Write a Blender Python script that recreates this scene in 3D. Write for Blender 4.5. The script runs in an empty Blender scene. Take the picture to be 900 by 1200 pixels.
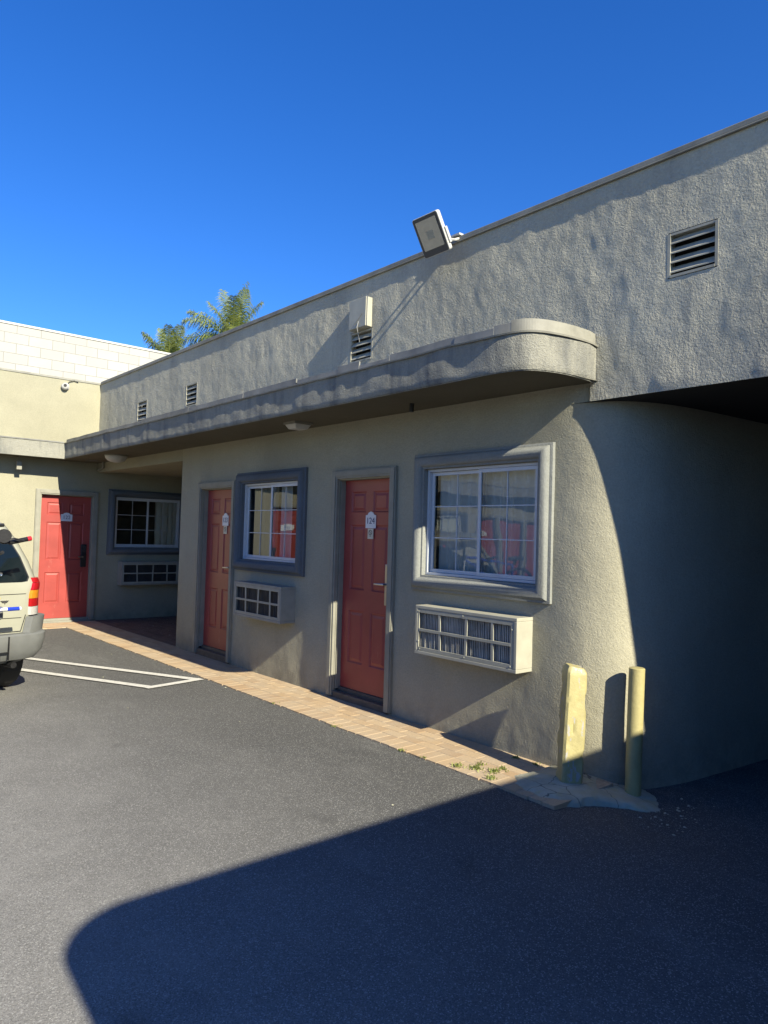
import bpy, bmesh, math, random
from mathutils import Vector, Matrix, noise
random.seed(7)
R = math.radians
sc = bpy.context.scene
COL = sc.collection

# ------------------------------------------------------------------ helpers
class MB:
    """collects geometry; build() links it as ONE mesh object"""
    def __init__(s): s.v = []; s.f = []
    def add(s, vs, fs):
        o = len(s.v); s.v += [tuple(p) for p in vs]; s.f += [tuple(i + o for i in f) for f in fs]
    def quad(s, a, b, c, d): s.add([a, b, c, d], [(0, 1, 2, 3)])
    def hexa(s, c):   # 8 corners: bottom 4 ccw, top 4
        s.add(c, [(3, 2, 1, 0), (4, 5, 6, 7), (0, 1, 5, 4), (1, 2, 6, 5), (2, 3, 7, 6), (3, 0, 4, 7)])
    def box(s, a, b, P=None):
        (x0, y0, z0), (x1, y1, z1) = a, b
        c = [(x0, y0, z0), (x1, y0, z0), (x1, y1, z0), (x0, y1, z0), (x0, y0, z1), (x1, y0, z1), (x1, y1, z1), (x0, y1, z1)]
        if P: c = [P(*p) for p in c]
        s.hexa(c)
    def tube(s, pts, rad, n=12, cap=True):
        pts = [Vector(p) for p in pts]; rings = []
        if not isinstance(rad, (list, tuple)): rad = [rad] * len(pts)
        up = None
        for i, p in enumerate(pts):
            d = (pts[min(i + 1, len(pts) - 1)] - pts[max(i - 1, 0)]).normalized()
            if up is None: up = Vector((0, 0, 1)) if abs(d.z) < .9 else Vector((1, 0, 0))
            a = d.cross(up).normalized(); b = a.cross(d).normalized(); up = b
            rings.append([p + (a * math.cos(2 * math.pi * k / n) + b * math.sin(2 * math.pi * k / n)) * rad[i] for k in range(n)])
        vs = [q for r in rings for q in r]; fs = []
        for i in range(len(pts) - 1):
            for k in range(n):
                k2 = (k + 1) % n
                fs.append((i * n + k, i * n + k2, (i + 1) * n + k2, (i + 1) * n + k))
        if cap: fs.append(tuple(range(n))[::-1]); fs.append(tuple((len(pts) - 1) * n + k for k in range(n)))
        s.add(vs, fs)
    def lathe(s, prof, c, n=24, axis='z'):
        vs = []; fs = []
        for (r, h) in prof:
            for k in range(n):
                a = 2 * math.pi * k / n; x, y = r * math.cos(a), r * math.sin(a)
                if axis == 'z': vs.append((c[0] + x, c[1] + y, c[2] + h))
                elif axis == 'x': vs.append((c[0] + h, c[1] + x, c[2] + y))
                else: vs.append((c[0] + x, c[1] + h, c[2] + y))
        for i in range(len(prof) - 1):
            for k in range(n): fs.append((i * n + k, i * n + (k + 1) % n, (i + 1) * n + (k + 1) % n, (i + 1) * n + k))
        s.add(vs, fs)
    def torus(s, c, u, v, Rr, r, n=40, m=10):
        u = Vector(u).normalized(); v = Vector(v).normalized(); w = u.cross(v); c = Vector(c); vs = []; fs = []
        for i in range(n):
            a = 2 * math.pi * i / n; d = u * math.cos(a) + v * math.sin(a)
            for k in range(m):
                b = 2 * math.pi * k / m; vs.append(c + d * (Rr + r * math.cos(b)) + w * r * math.sin(b))
        for i in range(n):
            for k in range(m):
                fs.append((i * m + k, ((i + 1) % n) * m + k, ((i + 1) % n) * m + (k + 1) % m, i * m + (k + 1) % m))
        s.add(vs, fs)
    def build(s, name, mat, parent=None, smooth=False, bevel=0, fixn=True, seg=2, angle=40):
        me = bpy.data.meshes.new(name); me.from_pydata(s.v, [], s.f); me.update()
        if bevel or fixn:
            bm = bmesh.new(); bm.from_mesh(me)
            if fixn: bmesh.ops.recalc_face_normals(bm, faces=bm.faces)
            if bevel:
                ed = [e for e in bm.edges if len(e.link_faces) == 2 and e.calc_face_angle(0) > R(30)]
                bmesh.ops.bevel(bm, geom=ed, offset=bevel, segments=seg, affect='EDGES', profile=.5)
            bm.to_mesh(me); bm.free()
        me.materials.append(mat)
        if smooth:
            me.polygons.foreach_set('use_smooth', [True] * len(me.polygons))
            if smooth == 'auto':
                try: me.set_sharp_from_angle(angle=R(angle))
                except Exception: pass
        o = bpy.data.objects.new(name, me); COL.objects.link(o)
        if parent is not None: o.parent = parent; o.matrix_parent_inverse = Matrix()
        return o

def tag(o, label=None, cat=None, group=None, kind=None):
    if label: o['label'] = label
    if cat: o['category'] = cat
    if group: o['group'] = group
    if kind: o['kind'] = kind
    return o
def empty(name, label, cat, group=None):
    o = bpy.data.objects.new(name, None); o.empty_display_size = .2; COL.objects.link(o)
    return tag(o, label, cat, group)
def sub(name, parent):
    o = bpy.data.objects.new(name, None); COL.objects.link(o); o.parent = parent; return o
def spline(pts, n=8):
    out = []; P = [Vector(p) for p in pts]; P = [2 * P[0] - P[1]] + P + [2 * P[-1] - P[-2]]
    for i in range(1, len(P) - 2):
        for k in range(n):
            t = k / n; a, b, c, d = P[i - 1], P[i], P[i + 1], P[i + 2]
            out.append(.5 * (2 * b + (c - a) * t + (2 * a - 5 * b + 4 * c - d) * t * t + (3 * b - a - 3 * c + d) * t ** 3))
    out.append(P[-2]); return out
def sstep(a, b, x):
    t = max(0, min(1, (x - a) / (b - a))); return t * t * (3 - 2 * t)
def frange(a, b, st, extra=()):
    n = max(1, int(round((b - a) / st))); v = [a + (b - a) * i / n for i in range(n + 1)]
    for e in extra:
        if a < e < b: v = [q for q in v if abs(q - e) > st * .4 or q in (a, b)] + [e]
    return sorted(set(round(q, 5) for q in v))

# ------------------------------------------------------------------ materials
ALB = .84      # overall paint and stone reflectance, set with the exposure
def srgb(r, g, b):
    f = lambda c: (c / 255 / 12.92) if c / 255 <= .04045 else ((c / 255 + .055) / 1.055) ** 2.4
    return (f(r), f(g), f(b), 1)
class NT:
    def __init__(s, name):
        s.m = bpy.data.materials.new(name); s.m.use_nodes = True; s.t = s.m.node_tree; s.n = s.t.nodes
        s.b = s.n['Principled BSDF']; s.out = s.n['Material Output']
        s.tc = s.n.new('ShaderNodeTexCoord')
    def link(s, a, b): s.t.links.new(a, b)
    def noise(s, scale, detail=4, rough=.55, stretch=None, co=None, dist=0):
        n = s.n.new('ShaderNodeTexNoise'); n.inputs['Scale'].default_value = scale; n.inputs['Detail'].default_value = detail
        n.inputs['Roughness'].default_value = rough; n.inputs['Distortion'].default_value = dist
        src = co or s.tc.outputs['Object']
        if stretch:
            mp = s.n.new('ShaderNodeMapping'); mp.inputs['Scale'].default_value = stretch; s.link(src, mp.inputs['Vector']); src = mp.outputs['Vector']
        s.link(src, n.inputs['Vector']); return n.outputs['Fac']
    def voronoi(s, scale, feat='F1', out='Distance'):
        n = s.n.new('ShaderNodeTexVoronoi'); n.feature = feat; n.inputs['Scale'].default_value = scale
        s.link(s.tc.outputs['Object'], n.inputs['Vector']); return n.outputs[out]
    def ramp(s, fac, stops):
        r = s.n.new('ShaderNodeValToRGB'); e = r.color_ramp.elements
        while len(e) < len(stops): e.new(.5)
        for i, (p, c) in enumerate(stops):
            e[i].position = p; e[i].color = c if len(c) == 4 else (*c, 1)
        s.link(fac, r.inputs['Fac']); return r.outputs['Color']
    def mix(s, fac, a, b, mode='MIX'):
        m = s.n.new('ShaderNodeMix'); m.data_type = 'RGBA'; m.blend_type = mode
        for k, v in ((0, fac), (6, a), (7, b)):
            if hasattr(v, 'is_linked'): s.link(v, m.inputs[k])
            elif k == 0: m.inputs[0].default_value = v
            else: m.inputs[k].default_value = v if len(v) == 4 else (*v, 1)
        return m.outputs[2]
    def math(s, op, a, b=None):
        m = s.n.new('ShaderNodeMath'); m.operation = op
        for i, v in enumerate((a, b)):
            if v is None: continue
            if hasattr(v, 'is_linked'): s.link(v, m.inputs[i])
            else: m.inputs[i].default_value = v
        return m.outputs[0]
    def bump(s, h, strength, dist=.01, prev=None):
        b = s.n.new('ShaderNodeBump'); b.inputs['Strength'].default_value = strength; b.inputs['Distance'].default_value = dist
        s.link(h, b.inputs['Height'])
        if prev is not None: s.link(prev, b.inputs['Normal'])
        return b.outputs['Normal']
    def fin(s, col=None, rough=.8, normal=None, metal=0, spec=None):
        if col is not None: col = s.mix(1.0, col, (ALB, ALB, ALB, 1), 'MULTIPLY')
        for k, v in (('Base Color', col), ('Roughness', rough), ('Normal', normal), ('Metallic', metal), ('Specular IOR Level', spec)):
            if v is None: continue
            if hasattr(v, 'is_linked'): s.link(v, s.b.inputs[k])
            else: s.b.inputs[k].default_value = (*v, 1) if isinstance(v, tuple) and len(v) == 3 else v
        return s.m
def g(v): return (v, v, v, 1)
def vary(c, k): return tuple(min(1, x * k) for x in c[:3]) + (1,)

def plain(name, col, rough=.6, metal=0, var=.12, scale=6, bump=0, bscale=120, spec=None):
    t = NT(name); n = t.noise(scale, 5, .6)
    c = t.ramp(n, [(.3, vary(col, 1 - var)), (.7, vary(col, 1 + var))])
    nm = t.bump(t.noise(bscale, 3), bump, .004) if bump else None
    return t.fin(c, rough, nm, metal, spec)

def stucco(name, col, fine=.55, stain=.35, dirt=True, fscale=75, sscale=2.2):
    t = NT(name)
    big = t.noise(.9, 5, .6, dist=.4)
    streak = t.noise(sscale, 6, .62, (1, 1, .2))
    speck = t.noise(60, 3, .6)
    c = t.ramp(big, [(.3, vary(col, .86)), (.7, vary(col, 1.08))])
    dark = (col[0] * .42, col[1] * .45, col[2] * .54, 1)
    c = t.mix(t.math('MULTIPLY', t.ramp(streak, [(.5, g(0)), (.72, g(1))]), stain), c, dark)
    c = t.mix(.35, c, t.ramp(speck, [(.3, g(.55)), (.7, g(1))]), 'MULTIPLY')
    if dirt:   # rain splash along the foot of the wall
        sp = t.n.new('ShaderNodeSeparateXYZ'); t.link(t.tc.outputs['Object'], sp.inputs[0])
        mr = t.n.new('ShaderNodeMapRange'); t.link(sp.outputs['Z'], mr.inputs[0])
        mr.inputs[1].default_value = .02; mr.inputs[2].default_value = .32; mr.inputs[3].default_value = 1; mr.inputs[4].default_value = 0
        f = t.math('MULTIPLY', mr.outputs[0], t.ramp(t.noise(5, 5, .65), [(.38, g(0)), (.66, g(.7))]))
        c = t.mix(f, c, (col[0] * .5, col[1] * .5, col[2] * .52, 1))
    b1 = t.bump(t.noise(11, 5, .62), fine * .6, .02)
    b2 = t.bump(t.noise(fscale, 4, .7), fine, .011, b1)
    b3 = t.bump(t.voronoi(fscale * 1.5), fine * .5, .004, b2)
    return t.fin(c, .92, b3, spec=.2)

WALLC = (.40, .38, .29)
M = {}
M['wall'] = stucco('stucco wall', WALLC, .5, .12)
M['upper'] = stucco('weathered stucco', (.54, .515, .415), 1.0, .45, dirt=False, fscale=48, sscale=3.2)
M['smooth'] = stucco('smooth stucco', (.35, .335, .25), .16, .10, dirt=True)
M['fascia'] = stucco('stained fascia', (.31, .305, .265), .9, .9, dirt=False, sscale=5)
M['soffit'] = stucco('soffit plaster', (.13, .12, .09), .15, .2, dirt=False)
M['tunnel'] = stucco('passage plaster', (.035, .037, .04), .2, .2, dirt=False)  # near-black tone deepens the shade in the passage
M['trim'] = plain('casing paint', (.24, .235, .195), .6, var=.12, bump=.2, bscale=40)
M['surround'] = stucco('shaded slate trim', (.135, .152, .172), .3, .15, dirt=False, fscale=110)  # shaded copy of the window trim, blue shade put into the colour
M['litframe'] = stucco('sunlit tan trim', (.275, .285, .27), .45, .15, dirt=False, fscale=110)  # sunlit copy of the same trim, lightened and warmed
M['flash'] = plain('galvanised flashing', (.215, .21, .18), .6, var=.3, scale=4, bump=.15, bscale=20)
M['flash2'] = plain('grey flashing', (.17, .17, .16), .6, var=.3, scale=5)
M['alu'] = plain('white aluminium', (.55, .58, .62), .4, var=.06)
M['louver'] = plain('louver paint', (.36, .345, .28), .7, var=.2, scale=9)
M['black'] = plain('black', (.012, .012, .013), .6)
M['darkvoid'] = plain('dark opening', (.008, .008, .008), .9)
M['steel'] = plain('brushed steel', (.62, .60, .56), .3, 1, var=.05)
M['sign'] = plain('sign plastic', (.72, .72, .74), .4, var=.03)
M['tagm'] = plain('tag plastic', (.62, .58, .46), .45, var=.05)
M['ink'] = plain('blue ink', (.03, .04, .12), .5)
M['inkb'] = plain('black ink', (.02, .02, .03), .5)
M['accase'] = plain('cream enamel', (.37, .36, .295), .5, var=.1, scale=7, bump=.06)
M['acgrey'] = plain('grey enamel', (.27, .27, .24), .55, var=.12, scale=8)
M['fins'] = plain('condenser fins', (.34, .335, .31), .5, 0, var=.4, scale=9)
M['darkfins'] = plain('shaded fins', (.045, .047, .05), .6, 0, var=.4, scale=9)  # shaded copy of the fins, for the units out of the sun
M['acgrille'] = plain('painted grille', (.33, .325, .27), .55, var=.12, scale=8)
M['curtain'] = plain('beige curtain', (.42, .38, .28), .9, var=.08)
M['sheer'] = plain('white curtain', (.80, .80, .78), .9, var=.06)
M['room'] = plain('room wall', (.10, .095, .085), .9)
M['white'] = plain('white paint', (.45, .45, .43), .5, var=.05)
M['threshold'] = plain('worn wood', (.10, .085, .07), .7, var=.3, scale=12, bump=.3, bscale=60)
M['cable'] = plain('cable', (.3, .3, .3), .6)

def door_mat():
    t = NT('red door paint'); col = (.325, .053, .046, 1)
    n = t.noise(2.5, 6, .65)
    c = t.ramp(n, [(.3, vary(col, .82)), (.75, vary(col, 1.14))])
    sc_ = t.noise(9, 8, .75, (1, 1, .35))
    c = t.mix(t.ramp(sc_, [(.63, g(0)), (.70, g(.4))]), c, (.55, .25, .2, 1))
    b = t.bump(t.noise(40, 4, .6, (1, 1, .1)), .12, .003)
    return t.fin(c, .42, b)
M['door'] = door_mat()

def glass_mat(name, tint=.72, refl=1.6, wav=.02):
    t = NT(name); t.n.remove(t.b)
    fr = t.n.new('ShaderNodeFresnel'); fr.inputs['IOR'].default_value = refl
    w = t.bump(t.noise(2.3, 1.5, .5), wav, 1.0)
    gl = t.n.new('ShaderNodeBsdfGlossy'); gl.inputs['Roughness'].default_value = 0.0; gl.inputs['Color'].default_value = g(.95)
    t.link(w, gl.inputs['Normal'])
    tr = t.n.new('ShaderNodeBsdfTransparent'); tr.inputs['Color'].default_value = (tint * .95, tint, tint, 1)
    mx = t.n.new('ShaderNodeMixShader'); t.link(fr.outputs[0], mx.inputs[0]); t.link(tr.outputs[0], mx.inputs[1]); t.link(gl.outputs[0], mx.inputs[2])
    t.link(mx.outputs[0], t.out.inputs['Surface']); return t.m
M['glass'] = glass_mat('window glass', .86, 1.62, .003)
M['carglass'] = plain('tinted car glass', (.006, .010, .012), .04, var=.02)

def asphalt():
    t = NT('asphalt'); 
    big = t.noise(.35, 5, .6, dist=.6); mid = t.noise(2.5, 6, .65); fine = t.noise(230, 3, .7); vor = t.voronoi(200, out='Color')
    c = t.ramp(big, [(.3, (.272, .268, .258)), (.7, (.35, .342, .325))])
    sp = t.n.new('ShaderNodeSeparateXYZ'); t.link(t.tc.outputs['Object'], sp.inputs[0])
    # newer, darker seal coat along the walkway
    mr = t.n.new('ShaderNodeMapRange'); mr.interpolation_type = 'SMOOTHSTEP'
    t.link(t.math('ADD', sp.outputs['X'], t.math('MULTIPLY', t.noise(.9, 4), 1.2)), mr.inputs[0])
    mr.inputs[1].default_value = 1.0; mr.inputs[2].default_value = 4.2
    c = t.mix(t.math('MULTIPLY', mr.outputs[0], .80), c, (.072, .074, .076, 1))
    c = t.mix(t.ramp(mid, [(.35, g(.0)), (.75, g(.35))]), c, (.11, .108, .105, 1))
    c = t.mix(.8, c, t.ramp(fine, [(.28, g(.35)), (.5, g(.9)), (.72, g(1.0))]), 'MULTIPLY')
    s2 = t.n.new('ShaderNodeSeparateColor'); t.link(vor, s2.inputs[0])
    c = t.mix(1.0, c, t.ramp(s2.outputs[1], [(0, g(.62)), (.5, g(.86)), (1, g(1.0))]), 'MULTIPLY')
    c = t.mix(t.ramp(s2.outputs[0], [(.88, g(0)), (.92, g(.42))]), c, (.48, .475, .45, 1))
    # hairline cracks and old oil drips
    oil = t.noise(1.3, 3, .5)
    c = t.mix(t.ramp(oil, [(.64, g(0)), (.72, g(.35))]), c, (.03, .03, .03, 1))
    c = t.mix(t.ramp(t.noise(1.1, 7, .7, (1.6, .5, 1)), [(.55, g(0)), (.68, g(.22))]), c, (.24, .237, .225, 1))
    b1 = t.bump(fine, .5, .003); b2 = t.bump(t.voronoi(150), .4, .003, b1); b3 = t.bump(t.noise(7, 4), .3, .01, b2)
    return t.fin(c, .86, b3, spec=.25)
M['asphalt'] = asphalt()

def paint_mat():
    t = NT('worn road paint')
    n = t.noise(26, 6, .75); c = t.ramp(n, [(.30, (.10, .10, .10)), (.42, (.55, .54, .50)), (.7, (.70, .68, .63))])
    return t.fin(c, .8, t.bump(t.noise(200, 3), .5, .004))
M['paint'] = paint_mat()

def brick_mat(name, k, dust):
    t = NT(name)
    oi = t.n.new('ShaderNodeNewGeometry')
    r = t.ramp(oi.outputs['Random Per Island'], [(0, k[0]), (.35, k[1]), (.7, k[2]), (1, k[3])])
    d = t.noise(3, 6, .65); c = t.mix(t.ramp(d, [(.4, g(0)), (.72, g(dust))]), r, (.46, .38, .28, 1))
    c = t.mix(.4, c, t.ramp(t.noise(70, 4, .6), [(.3, g(.5)), (.7, g(1))]), 'MULTIPLY')
    return t.fin(c, .85, t.bump(t.noise(55, 4), .4, .005))
M['brick'] = brick_mat('clay pavers', ((.40, .275, .165), (.47, .335, .20), (.52, .385, .24), (.43, .32, .205)), .8)
M['darkbrick'] = brick_mat('dark brown pavers', ((.10, .065, .05), (.14, .085, .065), (.16, .10, .08), (.12, .08, .065)), .06)  # much darker and browner than the walk pavers
M['mortar'] = plain('sand joint', (.36, .29, .21), .95, var=.3, scale=20, bump=.5)

def conc_mat():
    t = NT('cracked concrete'); c = t.ramp(t.noise(5, 6, .65), [(.25, (.30, .295, .225)), (.55, (.42, .41, .31)), (.8, (.52, .51, .42))])
    c = t.mix(t.ramp(t.noise(9, 5, .6), [(.5, g(0)), (.65, g(.45))]), c, (.40, .36, .16, 1))
    cr = t.n.new('ShaderNodeTexVoronoi'); cr.feature = 'DISTANCE_TO_EDGE'; cr.inputs['Scale'].default_value = 3.4
    ds = t.n.new('ShaderNodeMix'); ds.data_type = 'VECTOR'; ds.inputs[0].default_value = .06
    t.link(t.tc.outputs['Object'], ds.inputs[4])
    nz = t.n.new('ShaderNodeTexNoise'); nz.inputs['Scale'].default_value = 9; t.link(t.tc.outputs['Object'], nz.inputs['Vector'])
    t.link(nz.outputs['Color'], ds.inputs[5]); t.link(ds.outputs[1], cr.inputs['Vector'])
    c = t.mix(t.ramp(cr.outputs['Distance'], [(.0, g(.9)), (.010, g(0))]), c, (.03, .03, .028, 1))
    return t.fin(c, .9, t.bump(t.noise(60, 5, .7), .6, .006))
M['concrete'] = conc_mat()

def yellow(name, chips):
    t = NT(name); col = (.40, .355, .165, 1)
    c = t.ramp(t.noise(7, 6, .65), [(.3, vary(col, .8)), (.7, vary(col, 1.08))])
    c = t.mix(t.ramp(t.noise(6.5, 6, .7, (1.4, 1.4, .5)), [(chips, g(0)), (chips + .015, g(1))]), c, (.36, .35, .33, 1))
    return t.fin(c, .55, t.bump(t.noise(28, 5, .7), .5, .006))
M['yellow'] = yellow('yellow post paint', .555); M['yellow2'] = yellow('yellow pipe paint', .72)

def block_mat():
    t = NT('white painted block'); br = t.n.new('ShaderNodeTexBrick')
    mp = t.n.new('ShaderNodeMapping'); mp.inputs['Rotation'].default_value = (R(90), 0, 0); t.link(t.tc.outputs['Object'], mp.inputs[0]); t.link(mp.outputs[0], br.inputs['Vector'])
    br.inputs['Scale'].default_value = 1; br.inputs['Brick Width'].default_value = .52; br.inputs['Row Height'].default_value = .232; br.inputs['Mortar Size'].default_value = .007
    br.inputs['Color1'].default_value = (.385, .38, .365, 1); br.inputs['Color2'].default_value = (.345, .34, .325, 1); br.inputs['Mortar'].default_value = (.20, .195, .185, 1)
    c = t.mix(t.ramp(t.noise(1.5, 6, .65), [(.4, g(0)), (.75, g(.5))]), br.outputs['Color'], (.30, .295, .275, 1))
    return t.fin(c, .85, t.bump(br.outputs['Fac'], -.5, .01))
M['block'] = block_mat()

def leaf_mat(name, a, b):
    t = NT(name); oi = t.n.new('ShaderNodeNewGeometry')
    c = t.ramp(oi.outputs['Random Per Island'], [(0, a), (1, b)])
    t.fin(c, .5); t.b.inputs['Subsurface Weight'].default_value = 0
    tl = t.n.new('ShaderNodeBsdfTranslucent'); t.link(c, tl.inputs['Color'])
    mx = t.n.new('ShaderNodeMixShader'); mx.inputs[0].default_value = .3
    t.link(t.b.outputs[0], mx.inputs[1]); t.link(tl.outputs[0], mx.inputs[2]); t.link(mx.outputs[0], t.out.inputs['Surface']); return t.m
M['palm'] = leaf_mat('palm leaflets', (.10, .15, .03), (.30, .33, .09))
M['weed'] = leaf_mat('weed blades', (.14, .19, .03), (.30, .32, .10))
M['trunk'] = plain('palm trunk', (.16, .13, .10), .9, var=.3, scale=12, bump=.6, bscale=20)

def car_paint():
    t = NT('cream car paint'); c = t.ramp(t.noise(3, 4), [(.3, (.31, .31, .25)), (.7, (.345, .345, .28))])
    t.fin(c, .3); t.b.inputs['Coat Weight'].default_value = .5; t.b.inputs['Coat Roughness'].default_value = .06; return t.m
M['carpaint'] = car_paint()
M['clad'] = plain('grey cladding', (.135, .14, .137), .55, var=.1, scale=10, bump=.25, bscale=260)
M['tyre'] = plain('rubber', (.018, .018, .018), .8, bump=.3, bscale=60)
M['red lens'] = plain('red lens', (.33, .010, .012), .15, var=.1, scale=40)
M['amber'] = plain('amber lens', (.55, .20, .015), .15, var=.1, scale=40)
M['clear'] = plain('clear lens', (.42, .41, .39), .12, var=.15, scale=60)
M['rim'] = plain('alloy', (.5, .5, .5), .3, .9)
M['gun'] = plain('dark metal', (.035, .035, .038), .4, .6, var=.3, scale=30)
M['bikeblue'] = plain('blue enamel', (.02, .05, .45), .25); M['bikewhite'] = plain('white enamel', (.7, .72, .75), .25)
M['strap'] = plain('yellow webbing', (.75, .62, .04), .7); M['redgrip'] = plain('red plug', (.45, .015, .03), .4)
M['led'] = plain('lamp reflector', (.50, .50, .44), .08, .6, var=.1, scale=14)
M['lampgrey'] = plain('lamp grey', (.05, .055, .06), .45)

# ------------------------------------------------------------------ layout constants (metres)
W = 4.43          # street face of the main wing (faces -x)
YF = 13.07        # face of the far wing (faces -y)
ZS = 2.79         # canopy soffit
P_main = lambda y0: (lambda u, w, z: (W - w, y0 - u, z))          # u to the viewer's right, w outwards
P_far = lambda x0: (lambda u, w, z: (x0 + u, YF - w, z))

def ground_z(x, y):
    return -.012 - .062 * sstep(3.5, 4.5, x) * (1 - sstep(2.65, 3.6, y))

# ------------------------------------------------------------------ ground
mb = MB()
xs = [-90, -40, -20, -10] + frange(-4, 9, .16) + [14, 25, 50, 100]; ys = [-90, -40, -15, -6] + frange(-2, 14, .16) + [20, 40, 80, 140]
vs = [(x, y, ground_z(x, y) + (.006 * noise.noise(Vector((x * .8, y * .8, 3))) if -4 < x < 9 and -2 < y < 14 else 0) * (1 if x < 3.6 else 0)) for y in ys for x in xs]
nx = len(xs); mb.add(vs, [(j * nx + i, j * nx + i + 1, (j + 1) * nx + i + 1, (j + 1) * nx + i) for j in range(len(ys) - 1) for i in range(nx - 1)])
tag(mb.build('parking_lot', M['asphalt'], smooth=True), kind='structure')

def gz(x, y): return ground_z(x, y) + .006 * noise.noise(Vector((x * .8, y * .8, 3))) * (1 if x < 3.6 else 0)
def stripe(mb, a, b, w=.1, n=24):
    a = Vector(a); b = Vector(b); d = (b - a).normalized(); s = Vector((-d.y, d.x)) * w / 2
    pts = []
    for i in range(n + 1):
        p = a.lerp(b, i / n)
        for q in (p - s, p + s): pts.append((q.x, q.y, gz(q.x, q.y) + .008))
    mb.add(pts, [(2 * i, 2 * i + 1, 2 * i + 3, 2 * i + 2) for i in range(n)])
mb = MB()
stripe(mb, (3.70, 7.40), (1.75, 11.20)); stripe(mb, (3.11, 7.33), (1.20, 11.05)); 
stripe(mb, (3.06, 7.31), (3.74, 7.42), .10, 6)
mo = mb.build('parking_marking', M['paint']); tag(mo, kind='structure')
mo.location.z = .004

# brick walk: each paver a bevelled block inside one mesh
mb = MB(); mj = MB()
def paver(x0, x1, y0, y1, z=0):
    gq = .003; jz = random.uniform(-.0008, .0008); t1 = random.uniform(-.001, .001); t2 = random.uniform(-.001, .001); b = .0012
    x0 += gq; x1 -= gq; y0 += gq; y1 -= gq; z += jz
    c = [(x0, y0, z - .07), (x1, y0, z - .07), (x1, y1, z - .07), (x0, y1, z - .07),
         (x0, y0, z - b), (x1, y0, z - b), (x1, y1, z - b + t1), (x0, y1, z - b + t2),
         (x0 + b, y0 + b, z), (x1 - b, y0 + b, z), (x1 - b, y1 - b, z + t1), (x0 + b, y1 - b, z + t2)]
    f = []
    for k in (0, 4):
        for i in range(4): f.append((k + i, k + (i + 1) % 4, k + 4 + (i + 1) % 4, k + 4 + i))
    f.append((8, 9, 10, 11)); mb.add(c, f)
X0 = 3.79
y = 2.62
row = 0
y = 2.72
while y < 12.3:       # edge course, headers
    paver(X0 + random.uniform(-.006, .006), X0 + .205, y, y + .105); y += .105
for r in range(4):
    x0 = X0 + .21 + r * .107
    y = 2.9 + (r % 2) * .11
    while y < 12.3:
        if x0 < 4.4: paver(x0, x0 + .105, y, y + .215)
        y += .217
x = -8.0
while x < 4.38:
    for k in range(6):
        xo = x + (k % 2) * .11; paver(xo, min(xo + .215, 4.42), 12.36 + k * .107, 12.36 + k * .107 + .105)
    x += .217
bw = mb.build('brick_path', M['brick']); tag(bw, kind='structure')
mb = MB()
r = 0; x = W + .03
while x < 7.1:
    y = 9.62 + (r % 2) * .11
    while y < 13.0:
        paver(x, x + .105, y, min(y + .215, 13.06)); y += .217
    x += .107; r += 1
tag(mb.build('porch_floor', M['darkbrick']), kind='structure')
mj.box((X0 + .012, 2.74, -.1), (W + .05, 13.02, -.002)); mj.box((-8, 12.37, -.1), (X0 + .01, 13.02, -.0022)); mj.box((W + .053, 9.61, -.1), (7.2, 13.05, -.002))
tag(mj.build('path_bedding', M['mortar']), kind='structure')

# concrete pad around the bollards (crusted, cracked, slumping to the drive)
out = [(3.90, 3.16), (4.02, 3.26), (4.25, 3.24), (4.44, 3.24), (4.5, 2.98), (4.6, 2.78), (4.75, 2.66), (4.74, 2.52), (4.60, 2.40), (4.44, 2.36), (4.33, 2.44), (4.25, 2.55), (4.16, 2.63), (4.06, 2.67), (3.97, 2.69), (3.88, 2.75), (3.83, 2.86), (3.84, 3.02)]
cx, cy = 4.28, 2.82
mb = MB(); o2 = spline([(a, b, 0) for a, b in out + out[:1]], 5)[:-1]; rings = []
for k, (f, dz) in enumerate([(1.05, -.12), (1.0, -.045), (.95, -.006), (.84, .016), (.6, .022), (.3, .024), (.02, .024)]):
    rr = []
    for i, p in enumerate(o2):
        j = 1 + (.09 * noise.noise(Vector((p.x * 13, p.y * 13, 1))) + .06 * noise.noise(Vector((p.x * 35, p.y * 35, 1)))) * (f > .9)
        x = cx + (p.x - cx) * f * j; y = cy + (p.y - cy) * f * j
        slump = -.065 * sstep(4.05, 4.6, x) * (1 - sstep(2.5, 3.1, y)) - .02 * (1 - sstep(2.6, 2.9, y))
        rr.append((x, y, slump + dz + .006 * noise.noise(Vector((x * 9, y * 9, 0)))))
    rings.append(rr)
n = len(o2); mb.add([q for r in rings for q in r], [(i * n + k, i * n + (k + 1) % n, (i + 1) * n + (k + 1) % n, (i + 1) * n + k) for i in range(len(rings) - 1) for k in range(n)])
tag(mb.build('concrete_pad', M['concrete'], smooth='auto'), kind='structure')

# ------------------------------------------------------------------ building
B = empty('motel_building', 'L-shaped single-storey cream and grey stucco motel with a rounded canopy and red doors', 'building')
def tagp(o, label): o['label'] = label; return o

def strip(mb, P, us, zs, holes, disp):
    """grid sheet: P(u, w, z) ; holes in (u, z)"""
    nu = len(us)
    mb.add([P(u, disp(u, z), z) for z in zs for u in us],
           [(j * nu + i, j * nu + i + 1, (j + 1) * nu + i + 1, (j + 1) * nu + i)
            for j in range(len(zs) - 1) for i in range(nu - 1)
            if not any(h[0] < (us[i] + us[i + 1]) / 2 < h[1] and h[2] < (zs[j] + zs[j + 1]) / 2 < h[3] for h in holes)])
def nz(a, b, c, s=0): return noise.noise(Vector((a, b, c + s)))

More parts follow.
